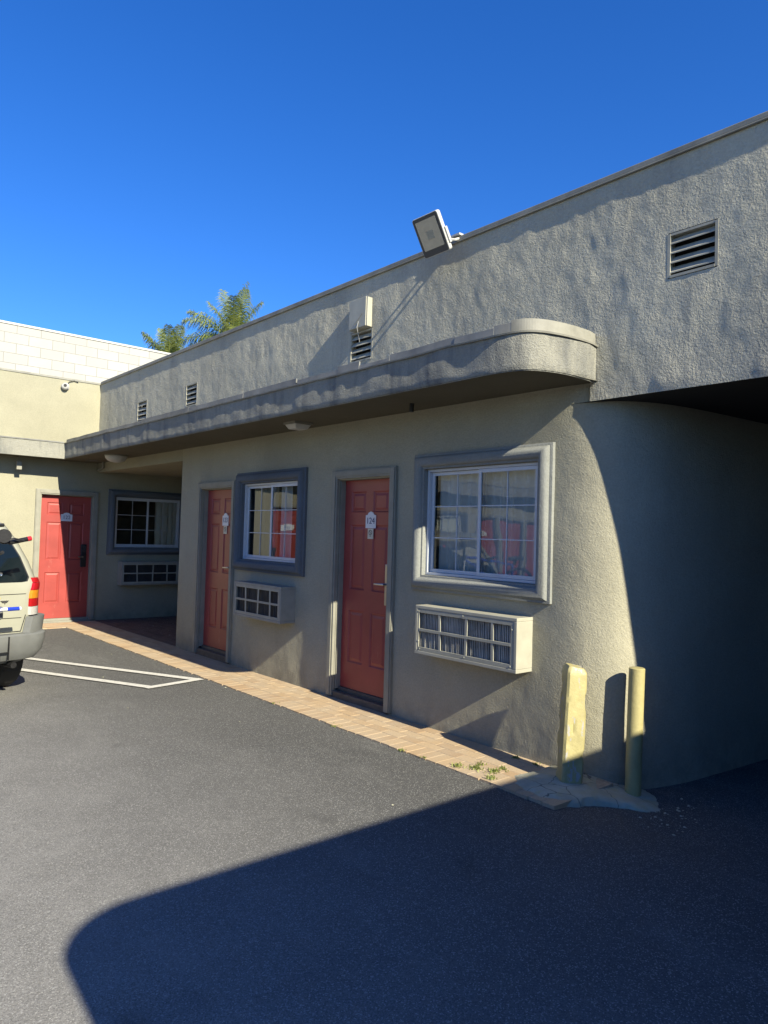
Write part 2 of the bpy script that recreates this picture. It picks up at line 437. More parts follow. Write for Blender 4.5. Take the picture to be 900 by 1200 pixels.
# upper wall -------------------------------------------------
VENTS = [(2.05, 2.376, 3.395, 3.68), (5.43, 5.78, 3.385, 3.68), (9.22, 9.57, 3.385, 3.69), (10.95, 11.33, 3.345, 3.665)]
def disp_up(y, z):
    d = .0055 * nz(y * 1.9, z * .9, 0) + .0042 * nz(y * 5.2, z * 3.2, 5) + .0028 * nz(y * 16, z * 9, 9)
    edge = min(1, (z - 2.65) / .05) * min(1, (4.2 - z) / .1)
    for v in VENTS:
        dd = max(v[0] - y, y - v[1], v[2] - z, z - v[3], 0); edge *= min(1, .15 + dd / .12)
    return d * max(0, edge) + .004
ev = [q for v in VENTS for q in v[:2]] + [2.95]; ez = [q for v in VENTS for q in v[2:]] + [ZS]
ys = [-14, -10, -6, -4, -2, -1] + frange(0, 1.2, .2)[:-1] + frange(1.2, 8, .026, ev) + frange(8, YF, .04, ev)[1:]
zs = frange(2.65, 4.2, .027, ez)
mb = MB(); strip(mb, lambda y, w, z: (W - w, y, z), ys, zs, VENTS and [v for v in VENTS] + [(2.95, 20, 2.6, ZS)], disp_up)
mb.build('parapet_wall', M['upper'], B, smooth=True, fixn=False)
# parapet top, cap flashing and roof
mb = MB()
mb.box((W - .018, -14, 4.204), (W + .22, YF - .03, 4.243)); mb.box((W - .026, -14, 4.190), (W - .004, YF - .03, 4.203))
mb.build('parapet_cap', M['flash'], B, bevel=.006)
mb = MB(); mb.quad((W + .2, -14, 3.95), (15, -14, 3.95), (15, 13.2, 3.95), (W + .2, 13.2, 3.95))
mb.quad((W + .2, -14, 3.95), (W + .2, 13.2, 3.95), (W + .2, 13.2, 4.2), (W + .2, -14, 4.2))
mb.quad((15, -14, -.1), (15, 13.2, -.1), (15, 13.2, 4.0), (15, -14, 4.0))
mb.box((-12, 13.3, 3.9), (15, 17, 3.95)); mb.build('roof', M['flash2'], B, fixn=False)

# louvred wall vents
for v in VENTS:
    y0, y1, z0, z1 = v; mb = MB(); P = P_main(y1); wd = y1 - y0
    for a, b in (((-.004, -.06, z0 - .004), (.016, .006, z1 + .004)), ((wd - .016, -.06, z0 - .004), (wd + .004, .006, z1 + .004))): mb.box(a, b, P)
    for a, b in (((.016, -.06, z0 - .006), (wd - .016, .008, z0 + .012)), ((.016, -.06, z1 - .010), (wd - .016, .004, z1 + .006))): mb.box(a, b, P)
    h = (z1 - z0 - .03)
    for k in range(4):
        zb = z0 + .018 + h * (k + .12) / 4
        sag = random.uniform(-.006, .006)
        # slanted blade: front low, back high
        c = []
        for (u, s) in ((.016, 0), (wd - .016, sag)):
            c.append([(u, .003, zb + s), (u, .003, zb + .008 + s), (u, -.032, zb + h / 4 * .80 + s), (u, -.040, zb + h / 4 * .76 + s)])
        p8 = [P(*c[0][i]) for i in range(4)] + [P(*c[1][i]) for i in range(4)]; mb.hexa(p8)
    vo = mb.build('wall_vent', M['louver'], B)
    mb = MB(); q = [P(-.01, -.075, z0 - .01), P(wd + .01, -.075, z0 - .01), P(wd + .01, -.075, z1 + .01), P(-.01, -.075, z1 + .01)]; mb.quad(*q)
    mb.build('vent_cavity', M['darkvoid'], vo, fixn=False)

# lower wall: straight run, soft corner, passage wall ----------
corner = spline([(4.43, 3.25, 0), (4.437, 3.12, 0), (4.458, 2.99, 0), (4.50, 2.88, 0), (4.56, 2.79, 0), (4.645, 2.715, 0), (4.77, 2.645, 0), (4.95, 2.59, 0), (5.3, 2.53, 0), (6.24, 2.43, 0), (9, 2.14, 0), (14.9, 1.52, 0)], 6)
path = [(4.43, 9.6)] + [(4.43, 9.6 - i * .03) for i in range(1, 211)] + [(p.x, p.y) for p in corner if p.y < 3.25]
S = [0]
for i in range(1, len(path)): S.append(S[-1] + math.hypot(path[i][0] - path[i - 1][0], path[i][1] - path[i - 1][1]))
import bisect
def on_path(s):
    i = max(1, min(len(S) - 1, bisect.bisect_left(S, s))); t = (s - S[i - 1]) / (S[i] - S[i - 1])
    def nrm(j):
        a = path[max(0, j - 1)]; b = path[min(len(path) - 1, j + 1)]; dx, dy = b[0] - a[0], b[1] - a[1]; l = math.hypot(dx, dy); return (dy / l, -dx / l)
    n0, n1 = nrm(i - 1), nrm(i); n_ = Vector((n0[0] * (1 - t) + n1[0] * t, n0[1] * (1 - t) + n1[1] * t)).normalized()
    return path[i - 1][0] * (1 - t) + path[i][0] * t, path[i - 1][1] * (1 - t) + path[i][1] * t, n_.x, n_.y
def P_path(s, w, z):
    x, y, a, b = on_path(s); return (x + a * w, y + b * w, z)
D124 = (5.985, 4.995); D123 = (9.025, 8.015)         # outer casing y left, right
WB = (4.745, 3.242); WS = (7.972, 6.465)
hl = []
for d in (D124, D123): hl.append((9.6 - d[0] + .095, 9.6 - d[1] - .095, -.2, 2.20))
for d in (WB, WS): hl.append((9.6 - d[0] + .13, 9.6 - d[1] - .13, 1.315, 2.245))
def disp_lo(s, z):
    d = .006 * nz(s * 1.6, z * 1.0, 20) + .0035 * nz(s * 4.5, z * 3, 25) + .0012 * nz(s * 14, z * 13, 29)
    k = min(1, s / .1) * min(1, max(0, (ZS - z) / .06)) * (1 + .9 * (1 - sstep(0, .8, z)))
    for h in hl:
        dd = max(h[0] - s, s - h[1], h[2] - z, z - h[3], 0); k *= min(1, .2 + dd / .2)
    return d * k
es = [q for h in hl for q in h[:2]]
ss = frange(0, 2.9, .04, es) + frange(2.9, 7.6, .026, es)[1:] + frange(7.6, S[-1], .25)[1:]
zs = frange(-.2, ZS, .03, [2.20, 1.315, 2.245, 2.66])
imx = 6.7
mb = MB(); strip(mb, P_path, ss, zs, hl + [(imx, 99, 2.66, 3)], disp_lo)
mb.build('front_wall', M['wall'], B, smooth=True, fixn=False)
mb = MB(); mb.quad((W, 9.6, -.1), (7.2, 9.6, -.1), (7.2, 9.6, 2.8), (W, 9.6, 2.8)); mb.quad((7.2, 9.6, -.1), (7.2, 13.1, -.1), (7.2, 13.1, 2.8), (7.2, 9.6, 2.8))
mb.build('porch_wall', M['smooth'], B, fixn=False)
# beam and ceiling over the porch
mb = MB(); mb.box((W, 9.6, 2.625), (W + .2, YF - .002, 2.788)); mb.box((W + .2, 9.6, 2.64), (7.2, YF - .002, 2.66)); mb.build('porch_beam', M['smooth'], B)
# drive-through passage: ceiling, other wall, back
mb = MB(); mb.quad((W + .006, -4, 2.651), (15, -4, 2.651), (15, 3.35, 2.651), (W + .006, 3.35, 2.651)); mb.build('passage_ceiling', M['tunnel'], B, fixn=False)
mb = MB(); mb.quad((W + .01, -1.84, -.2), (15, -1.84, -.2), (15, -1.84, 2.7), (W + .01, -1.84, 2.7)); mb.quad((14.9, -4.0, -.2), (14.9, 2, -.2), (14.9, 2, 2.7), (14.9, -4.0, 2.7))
mb.build('passage_wall', M['tunnel'], B, fixn=False)  # unseen wall, set near and dark to keep light out

# south wing with a rounded corner: behind the camera, its shadow lies across the lot
SY, SX, SR, SH = -1.84, .515, .40, 3.05
pts = [(W - .03, SY)] + [(SX + SR - SR * math.sin(a), SY - SR + SR * math.cos(a)) for a in [math.pi / 2 * k / 12 for k in range(13)]] + [(SX, -14)]
mb = MB(); n = len(pts); mb.add([(*p, -.1) for p in pts] + [(*p, SH) for p in pts], [(i, i + 1, n + i + 1, n + i) for i in range(n - 1)] + [tuple(n + i for i in range(n)) + ()])
mb.add([(W - .03, -14, SH), (W - .03, SY, SH), (SX, -14, SH)], [(0, 1, 2)])
tagp(mb.build('unseen_wall', M['smooth'], B, fixn=False), 'stucco wing on the other side of the passage')

mb = MB(); mb.quad((-12, -14, -.2), (-12, 14, -.2), (-12, 14, SH), (-12, -14, SH)); tagp(mb.build('unseen_wall', M['smooth'], B, fixn=False), 'unseen plain wall added across the lot to cut sky light')  # unseen wall, added to block low sky light from the west

# canopy -------------------------------------------------------
YC = 12.60
edge = [(3.72, YC), (3.72, 3.5)]
curve = spline([(3.72, 3.6, 0), (3.719, 3.35, 0), (3.728, 3.18, 0), (3.775, 3.03, 0), (3.90, 2.938, 0), (4.08, 2.892, 0), (4.3, 2.885, 0), (4.425, 2.905, 0)], 8)
cp = [(3.72, YC - i * .03) for i in range(int((YC - 3.6) / .03))] + [(p.x, p.y) for p in curve]
CS = [0]
for i in range(1, len(cp)): CS.append(CS[-1] + math.hypot(cp[i][0] - cp[i - 1][0], cp[i][1] - cp[i - 1][1]))
def P_can(i, w, z):
    a = cp[max(0, i - 1)]; b = cp[min(len(cp) - 1, i + 1)]; dx, dy = b[0] - a[0], b[1] - a[1]; l = math.hypot(dx, dy) or 1
    return (cp[i][0] + dy / l * w, cp[i][1] - dx / l * w, z)
mb = MB(); idx = list(range(len(cp)))
def disp_can(i, z):
    s = CS[i]; return (.009 * nz(s * 3, z * 2, 40) + .006 * nz(s * 7, z * 4, 44) + .002 * nz(s * 20, z * 16, 48)) * min(1, s / .1, (CS[-1] - s) / .05 + .01) * min(1, (z - ZS) / .03 + .05) - .012 * (1 - min(1, (z - 2.775) / .02))
strip(mb, P_can, idx, frange(2.775, 3.035, .026), [], disp_can)
mb.build('canopy_fascia', M['fascia'], B, smooth=True, fixn=False)
def far_strip():
    mb = MB(); us = frange(-12, 3.72, .05)
    strip(mb, lambda x, w, z: (x, YC - w, z), us, frange(2.775, 3.035, .026), [], lambda x, z: (.009 * nz(x * 3, z * 2, 60) + .004 * nz(x * 9, z * 5, 64)) * min(1, (3.72 - x) / .1))
    return mb
far_strip().build('canopy_fascia', M['fascia'], B, smooth=True, fixn=False)
# soffit + roof deck of the canopy
mb = MB(); ip = [P_can(i, -.004, 2.782) for i in idx]; n = len(ip)
mb.add(ip + [(W + .02, p[1], 2.789) for p in ip], [(i, i + 1, n + i + 1, n + i) for i in range(n - 1)])
mb.quad((-12, YC + .004, 2.785), (W, YC + .004, 2.785), (W, YF + .02, 2.785), (-12, YF + .02, 2.785))
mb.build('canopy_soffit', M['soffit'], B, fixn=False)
mb = MB(); ip = [P_can(i, -.006, 3.03) for i in idx]
mb.add(ip + [(W + .02, p[1], 3.04) for p in ip], [(i, i + 1, n + i + 1, n + i) for i in range(n - 1)])
mb.quad((-12, YC, 3.03), (W, YC, 3.03), (W, YF + .02, 3.035), (-12, YF + .02, 3.035)); mb.build('canopy_deck', M['flash2'], B, fixn=False)
# edge metal: drip lip and an upstand patched in lengths
def ribbon(mb, i0, i1, prof):
    ii = list(range(i0, i1 + 1)); m = len(prof)
    mb.add([P_can(i, w + .003 * nz(CS[i] * 4, z * 3, 70), z + .008 * nz(CS[i] * 2.3, 1, 73)) for i in ii for (w, z) in prof],
           [(a * m + k, a * m + (k + 1) % m, (a + 1) * m + (k + 1) % m, (a + 1) * m + k) for a in range(len(ii) - 1) for k in range(m)] + [tuple(range(m)), tuple((len(ii) - 1) * m + k for k in range(m))])
mb = MB(); ribbon(mb, 0, len(cp) - 1, [(-.01, 3.03), (.014, 3.028), (.017, 3.04), (-.01, 3.05)]); mb.build('drip_edge', M['flash'], B)
def at_s(s): return min(len(cp) - 1, bisect.bisect_left(CS, s))
cuts = [.02, 1.9, 3.2, 4.6, 5.9, 6.9, 7.55, 7.85, 8.25, 8.95, 9.33, 9.48, CS[-1] - .01]; hs = [.05, .045, .055, .05, .06, .04, .065, .03, .055, .05, .065, .08, .075]
for a, b, h in zip(cuts, cuts[1:], hs):
    mb = MB(); k = random.uniform(-.004, .004)
    ribbon(mb, at_s(a), max(at_s(a) + 1, at_s(b - .004)), [(-.02 + k, 3.046), (-.006 + k, 3.046), (-.010 + k, 3.046 + h), (-.024 + k, 3.046 + h)])
    mb.build('edge_flashing', M['flash' if a > 9.4 else 'flash2'], B)  # sun put into the colour: paler metal round the lit curved end
mb = MB(); mb.box((-12, YC - .012, 3.036), (3.70, YC + .02, 3.055)); mb.build('drip_edge', M['flash2'], B)

# far wing wall ------------------------------------------------
WF = (4.64, 6.145)
FD = [(3.42, 4.465), (-.10, .94), (-6.45, -5.42), (-7.45, -6.43), (-8.6, -7.57)]
fh = [(a + .1, b - .1, -.2, 2.19) for a, b in FD] + [(WF[0] + .13, WF[1] - .13, 1.30, 2.22)] + [(-4.9, -3.7, 1.3, 2.22), (-2.5, -1.3, 1.3, 2.22)]
us = frange(-12, 2.2, .25, [q for h in fh for q in h[:2]]) + frange(2.2, 7.2, .05, [q for h in fh for q in h[:2]])[1:]
zs = frange(-.2, 2.79, .06, [2.19, 1.30, 2.22])
dfar = lambda x, z: .004 * nz(x * 1.3, z * 1.2, 80) + .0015 * nz(x * 5, z * 5, 84)
mb = MB(); strip(mb, lambda x, w, z: (x, YF - w, z), us, zs, fh, dfar); mb.build('far_wall', M['smooth'], B, smooth=True, fixn=False)
mb = MB(); strip(mb, lambda x, w, z: (x, YF - w, z), frange(-12, W + .01, .08), frange(3.03, 4.2, .06), [], dfar); mb.build('parapet_wall', M['smooth'], B, smooth=True, fixn=False)
mb = MB(); mb.box((-12, YF - .012, 4.19), (W + .22, YF + .2, 4.222)); mb.build('parapet_cap', M['flash'], B)

# windows ------------------------------------------------------
def window(P, Wd, z0, z1, label, curtains, trim='surround'):
    w_ = MB(); prof = [(0, -.02), (0, .028), (.012, .034), (.022, .036), (.026, .052), (.045, .072), (.07, .080), (.095, .072), (.112, .05), (.116, .034), (.132, .032), (.136, -.075)]
    m = len(prof)
    vs = []
    for (t, w) in prof: vs += [P(t, w, z0 + t), P(Wd - t, w, z0 + t), P(Wd - t, w, z1 - t), P(t, w, z1 - t)]
    w_.add(vs, [(i * 4 + k, i * 4 + (k + 1) % 4, (i + 1) * 4 + (k + 1) % 4, (i + 1) * 4 + k) for i in range(m - 1) for k in range(4)])
    win = w_.build('window', M[trim], B, smooth='auto', angle=50); tagp(win, label)
    a, b, c, d = .136, Wd - .136, z0 + .136, z1 - .136
    fr = MB()
    def ring(mb, u0, u1, v0, v1, w0, w1, t):
        mb.box((u0, w0, v0), (u0 + t, w1, v1), P); mb.box((u1 - t, w0, v0), (u1, w1, v1), P)
        mb.box((u0 + t, w0, v0), (u1 - t, w1, v0 + t), P); mb.box((u0 + t, w0, v1 - t), (u1 - t, w1, v1), P)
    ring(fr, a, b, c, d, -.07, -.012, .022)
    fr.build('window_frame', M['alu'], win, bevel=.002)
    mid = (a + b) / 2
    for (u0, u1, w0, w1) in ((a + .024, mid + .02, -.064, -.044), (mid - .018, b - .024, -.036, -.016)):
        s = MB(); v0, v1 = c + .024, d - .024; t = .030
        ring(s, u0, u1, v0, v1, w0, w1, t)
        wm = (w0 + w1) / 2
        um = (u0 + u1) / 2; s.box((um - .0045, wm + .001, v0 + t), (um + .0045, wm + .006, v1 - t), P)
        for k in (1, 2):
            vv = v0 + t + (v1 - v0 - 2 * t) * k / 3; s.box((u0 + t, wm + .0005, vv - .0045), (u1 - t, wm + .0068, vv + .0045), P)
        so = s.build('sash', M['alu'], win, bevel=.0015)
        p = MB(); p.quad(P(u0 + .02, wm, v0 + .02), P(u1 - .02, wm, v0 + .02), P(u1 - .02, wm, v1 - .02), P(u0 + .02, wm, v1 - .02)); p.build('pane', M['glass'], win, fixn=False)
    for (u0, u1, mt) in curtains:
        cu = MB(); n = 70; row = []
        for z in (c - .1, (c + d) / 2, d + .05):
            for i in range(n + 1):
                u = u0 + (u1 - u0) * i / n; row.append(P(u, -.135 + .022 * math.sin(u * 62 + 1.5 * math.sin(u * 9)) + .01 * nz(u * 6, z, 3), z))
        cu.add(row, [(j * (n + 1) + i, j * (n + 1) + i + 1, (j + 1) * (n + 1) + i + 1, (j + 1) * (n + 1) + i) for j in range(2) for i in range(n)])
        cu.build('curtain', M[mt], win, smooth=True, fixn=False)
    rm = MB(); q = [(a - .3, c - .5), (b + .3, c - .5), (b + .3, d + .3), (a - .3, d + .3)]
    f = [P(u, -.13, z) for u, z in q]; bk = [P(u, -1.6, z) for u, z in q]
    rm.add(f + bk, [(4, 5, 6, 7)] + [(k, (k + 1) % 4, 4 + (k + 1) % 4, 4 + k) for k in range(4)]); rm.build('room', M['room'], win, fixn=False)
    return win
window(P_main(WB[0]), WB[0] - WB[1], 1.18, 2.38, 'half-shaded sliding window nearest the passage', [(.15, 1.37, 'sheer')], 'litframe')
window(P_main(WS[0]), WS[0] - WS[1], 1.18, 2.365, 'fully shaded sliding window between the two main doors', [(.2, .74, 'curtain'), (.78, .98, 'sheer'), (1.2, 1.4, 'sheer')])
window(P_far(WF[0]), WF[1] - WF[0], 1.165, 2.345, 'dark sliding window inside the recessed porch', [(.93, 1.4, 'sheer')])

# doors ----------------------------------------------------------
def rect_loop(u0, u1, v0, v1): return [(u0, v0), (u1, v0), (u1, v1), (u0, v1)]
def make_door(P, Wd, ztop, sill, label, lock, far=False):
    """casing outer width Wd starting at u=0"""
    cs = MB(); t = .088
    for (u0, u1, v0, v1) in ((0, t, .02, ztop), (Wd - t, Wd, .02, ztop), (t, Wd - t, ztop - t, ztop)):
        cs.box((u0, -.02, v0), (u1, .030, v1), P)
    for (u0, u1, v0, v1) in ((.012, t - .02, .022, ztop - .012), (Wd - t + .02, Wd - .012, .022, ztop - .012), (t - .019, Wd - t + .019, ztop - t + .02, ztop - .0125)):
        cs.box((u0, .031, v0), (u1, .040, v1), P)
    # jamb lining inside the opening
    for (u0, u1, v0, v1) in ((t - .012, t + .012, sill, ztop - t), (Wd - t - .012, Wd - t + .012, sill, ztop - t), (t + .012, Wd - t - .012, ztop - t - .012, ztop - t + .012)):
        cs.box((u0, -.14, v0), (u1, -.021, v1), P)
    leaf = MB(); a, b, c, d = t + .014, Wd - t - .014, sill + .022, ztop - t - .014; wf = -.075
    w = b - a; h = d - c
    px = [(a + w * .135, a + w * .43), (a + w * .57, a + w * .865)]; pz = [(c + h * .125, c + h * .375), (c + h * .475, c + h * .785), (c + h * .845, c + h * .945)]
    U = sorted([a, b] + [q for p in px for q in p]); V = sorted([c, d] + [q for p in pz for q in p])
    for i in range(len(U) - 1):
        for j in range(len(V) - 1):
            u0, u1, v0, v1 = U[i], U[i + 1], V[j], V[j + 1]
            if (u0, u1) in px and (v0, v1) in pz:
                rings = [(0, 0), (.012, -.011), (.022, -.011), (.045, -.003)]; vs = []
                for (s, dz) in rings: vs += [P(u, wf + dz, v) for u, v in rect_loop(u0 + s, u1 - s, v0 + s, v1 - s)]
                leaf.add(vs, [(r * 4 + k, r * 4 + (k + 1) % 4, r * 4 + 4 + (k + 1) % 4, r * 4 + 4 + k) for r in range(3) for k in range(4)] + [(12, 13, 14, 15)])
            else: leaf.quad(P(u0, wf, v0), P(u1, wf, v0), P(u1, wf, v1), P(u0, wf, v1))
    for (p, q) in (((a, c), (b, c)), ((b, c), (b, d)), ((b, d), (a, d)), ((a, d), (a, c))):
        leaf.quad(P(p[0], wf, p[1]), P(q[0], wf, q[1]), P(q[0], wf - .04, q[1]), P(p[0], wf - .04, p[1]))
    D = leaf.build('door', M['door'], B, fixn=False); tagp(D, label)
    cs.build('door_casing', M['trim'], D, bevel=.003)
    th = MB(); th.box((t - .004, -.16, -.02), (Wd - t + .004, -.055, sill + .018), P); th.box((t - .03, -.054, -.02), (Wd - t + .03, .012, sill - .02), P)
    th.build('doorstep', M['threshold' if lock == 'lever' else 'trim'], D, bevel=.006)
    hd = MB(); uc = b - .088
    if lock == 'lever':
        hd.box((uc - .026, wf + .001, .985), (uc + .030, wf + .020, 1.375), P); hl_ = hd.build('door_lock', M['steel'], D, bevel=.006)
        hd = MB(); hd.tube([P(uc, wf + .02, 1.185), P(uc, wf + .062, 1.185), P(uc - .02, wf + .066, 1.185), P(uc - .125, wf + .064, 1.182)], [.011, .011, .011, .009], 10)
        hd.build('lever_handle', M['steel'], D, smooth='auto')
    else:
        hd.box((uc - .06, wf + .001, .94), (uc + .038, wf + .028, 1.34), P); hd.build('door_lock', M['gun'], D, bevel=.01)
        hd = MB(); hd.box((uc - .035, wf + .029, 1.21), (uc + .03, wf + .045, 1.33), P); hd.build('card_reader', M['black'], D, bevel=.008)
        hd = MB(); hd.tube([P(uc - .03, wf + .029, 1.12), P(uc - .03, wf + .07, 1.12), P(uc - .115, wf + .072, 1.12)], .012, 10); hd.build('lever_handle', M['steel'], D, smooth='auto')
    return D, wf
make_door(P_main(D124[0]), D124[0] - D124[1], 2.30, .085, 'red six-panel door between the two main windows', 'lever')
make_door(P_main(D123[0]), D123[0] - D123[1], 2.288, .10, 'red six-panel door beside the porch opening', 'lever')
make_door(P_far(FD[0][0]), FD[0][1] - FD[0][0], 2.275, .04, 'red door at the end, half in sun', 'card')
for a, b in FD[1:]: make_door(P_far(a), b - a, 2.275, .04, 'red door further along the far wing', 'card')
for a, b in ((-5.03, -3.57), (-2.63, -1.17)): window(P_far(a), b - a, 1.165, 2.345, 'sliding window further along the far wing', [(.2, 1.3, 'sheer')])
mb = MB(); mb.box((W + .05, 12.62, 2.66), (W + .10, 12.68, 2.70)); 
mb = MB(); mb.tube([(4.40, 12.72, 2.785), (4.40, 12.72, 2.68)], .018, 10); mb.tube([(4.40, 12.72, 2.69), (4.40, 12.9, 2.66), (4.41, 13.06, 2.66)], .012, 8); mb.build('conduit', M['trim'], B, smooth='auto')
mb = MB(); mb.tube([(4.15, 4.53, 2.79), (4.15, 4.53, 2.715)], .02, 10); mb.build('pipe_stub', M['black'], B, smooth='auto')

# ------------------------------------------------------------------ signs on the doors
def text_mesh(txt, size):
    cu = bpy.data.curves.new('t', 'FONT'); cu.body = txt; cu.size = size; cu.align_x = 'CENTER'; cu.align_y = 'CENTER'; cu.extrude = .0008
    o = bpy.data.objects.new('t', cu); COL.objects.link(o); bpy.context.view_layer.update()
    me = bpy.data.meshes.new_from_object(o.evaluated_get(bpy.context.evaluated_depsgraph_get()))
    vs = [v.co.copy() for v in me.vertices]; fs = [tuple(p.vertices) for p in me.polygons]
    bpy.data.objects.remove(o); bpy.data.curves.remove(cu); bpy.data.meshes.remove(me); return vs, fs
def letters(P, u, w, z, txt, size, mat, parent, name='numerals', sx=1):
    vs, fs = text_mesh(txt, size); mb = MB(); mb.add([P(u + v.x * sx, w + v.z, z + v.y) for v in vs], fs); return mb.build(name, mat, parent, fixn=False)
def slab_poly(mb, P, pts, w0, w1):
    n = len(pts); mb.add([P(u, w0, z) for u, z in pts] + [P(u, w1, z) for u, z in pts], [tuple(range(n)), tuple(range(n, 2 * n))] + [(k, (k + 1) % n, n + (k + 1) % n, n + k) for k in range(n)])
def room_sign(P, u, z, num, wf, label, tagplate=True, wide=.155, high=.165):
    root = empty('room_sign', label, 'sign', 'room number plaques')
    mb = MB(); a, h = wide / 2, high / 2
    slab_poly(mb, P, [(u - a, z - h), (u + a, z - h), (u + a, z + h * .55), (u + a * .62, z + h * .6), (u + a * .45, z + h * .85), (u, z + h), (u - a * .45, z + h * .85), (u - a * .62, z + h * .6), (u - a, z + h * .55)], wf + .001, wf + .007)
    mb.build('plaque', M['sign'], root)
    letters(P, u, wf + .009, z - .012, num, .088, M['ink'], root)
    if tagplate:
        mb = MB(); slab_poly(mb, P, [(u - .042, z - h - .105), (u + .042, z - h - .105), (u + .042, z - h - .004), (u - .042, z - h - .004)], wf + .001, wf + .006); tg = mb.build('tag_plate', M['tagm'], root)
        ic = MB()   # prohibition ring with a bar
        for k in range(20):
            a0, a1 = 2 * math.pi * k / 20, 2 * math.pi * (k + 1) / 20; c0 = (u, z - h - .042)
            ic.quad(*[P(c0[0] + r * math.cos(t), wf + .0075, c0[1] + r * math.sin(t)) for r, t in ((.020, a0), (.026, a0), (.026, a1), (.020, a1))])
        ic.quad(P(u - .018, wf + .0082, z - h - .028), P(u - .014, wf + .0082, z - h - .024), P(u + .018, wf + .0082, z - h - .056), P(u + .014, wf + .0082, z - h - .060))
        ic.quad(P(u - .012, wf + .0075, z - h - .080), P(u + .012, wf + .0075, z - h - .080), P(u + .012, wf + .0075, z - h - .074), P(u - .012, wf + .0075, z - h - .074))
        ic.build('pictogram', M['inkb'], tg, fixn=False)
    return root
wf = -.075
room_sign(P_main(5.46), 0, 1.80, '124', wf, 'white room plaque reading 124 with a small beige tag below, on the shaded red door')
room_sign(P_main(8.415), 0, 1.80, '123', wf, 'white room plaque reading 123 with a beige tag, on the narrow-looking door by the porch')
room_sign(P_far(3.958), 0, 1.815, '122', wf, 'white room plaque reading 122 on the half-sunlit red door at the end', False, .19, .15)
for (x, nm, lb) in ((.42, '121', 'white room plaque reading 121 on a far wing door seen reflected in the shaded window'), (-5.93, '120', 'white room plaque reading 120 on a far wing door seen reflected in the large window')):
    room_sign(P_far(x), 0, 1.78, nm, wf, lb, False, .34, .16)

# ------------------------------------------------------------------ wall air conditioners
def aircon(P, Wd, z0, z1, p, label, case='accase', fin='fins'):
    root = empty('air_conditioner', label, 'air conditioner', 'through-wall air conditioners')
    mb = MB(); t = .028
    mb.box((0, -.05, z1 - t), (Wd, p, z1), P); mb.box((0, -.05, z0), (Wd, p, z0 + t), P)
    mb.box((0, -.05, z0 + t), (t, p, z1 - t), P); mb.box((Wd - t, -.05, z0 + t), (Wd, p, z1 - t), P)
    mb.build('case', M[case], root, bevel=.004)
    gr = MB(); f = .032; w0, w1 = p - .012, p - .002
    a, b, c, d = t + .001, Wd - t - .001, z0 + t + .001, z1 - t - .001
    gr.box((a, w0, d - f), (b, w1, d), P); gr.box((a, w0, c), (b, w1, c + f), P); gr.box((a, w0, c + f), (a + .018, w1, d - f), P); gr.box((b - f, w0, c + f), (b, w1, d - f), P)
    us = [a + (b - a) * k for k in (.255, .53, .80)]
    for k, u in enumerate(us):
        wob = (.006, -.004, .004)[k]
        c8 = [P(u - .013, w0 + .001, c + f), P(u + .013, w0 + .001, c + f), P(u + .013, w1 - .001, c + f), P(u - .013, w1 - .001, c + f)] + [P(u - .013 - wob * 2, w0 + .001, d - f), P(u + .013 - wob * 2, w0 + .001, d - f), P(u + .013 - wob * 2, w1 - .001, d - f), P(u - .013 - wob * 2, w1 - .001, d - f)]
        gr.hexa(c8)
    vm = (c + d) / 2; gr.box((a + .018, w0 + .002, vm - .012), (b - f, w1 + .001, vm + .012), P)
    fn = MB(); n = 56
    for i in range(n):
        u = a + .01 + (b - a - .02) * i / (n - 1); j = random.uniform(-.0012, .0012)
        fn.box((u - .004 + j, p - .08, c + .005), (u + .004 + j, p - .032 + random.uniform(-.004, .002), d - .005), P)
    fn.build('fins', M[fin], root, fixn=False)
    bk = MB(); bk.quad(P(a, p - .1, c), P(b, p - .1, c), P(b, p - .1, d), P(a, p - .1, d)); bk.build('coil', M['black'], root, fixn=False)
    scw = gr
    for (u, z) in ((.04, z1 - .05), (.04, z0 + .11), (Wd * .5, z1 - .040), (Wd * .52, z0 + .045), (Wd - .05, z1 - .09), (Wd - .06, z0 + .045), (.06, z0 + .045)):
        pts = [(u + .007 * math.cos(k * math.pi / 4), z + .007 * math.sin(k * math.pi / 4)) for k in range(8)]; slab_poly(scw, P, pts, p - .003, p + .002)
    gr.build('grille', M['acgrille'], root, bevel=.002)
    return root
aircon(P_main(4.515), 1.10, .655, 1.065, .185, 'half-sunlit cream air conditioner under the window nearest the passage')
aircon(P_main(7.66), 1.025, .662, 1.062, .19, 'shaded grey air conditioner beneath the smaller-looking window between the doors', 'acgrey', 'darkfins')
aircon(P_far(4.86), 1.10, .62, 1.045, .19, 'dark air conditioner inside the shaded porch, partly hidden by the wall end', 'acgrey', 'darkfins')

# ------------------------------------------------------------------ electrical box over the vent
eb = empty('electrical_box', 'cream metal box mounted above a louvred vent on the upper wall', 'box')
P = P_main(5.73); mb = MB(); mb.box((0, .0, 3.695), (.285, .062, 3.985), P); mb.build('housing', M['accase'], eb, bevel=.005)
mb = MB(); mb.box((.004, .063, 3.699), (.270, .072, 3.990), P); mb.build('lid', M['accase'], eb, bevel=.004)
mb = MB(); mb.tube([P(.16, .075, 3.76), P(.15, .082, 3.70), P(.14, .05, 3.62), P(.12, .02, 3.57)], .004, 6); mb.tube([P(.10, .075, 3.74), P(.22, .077, 3.83)], .003, 6); mb.build('loose_wire', M['cable'], eb)

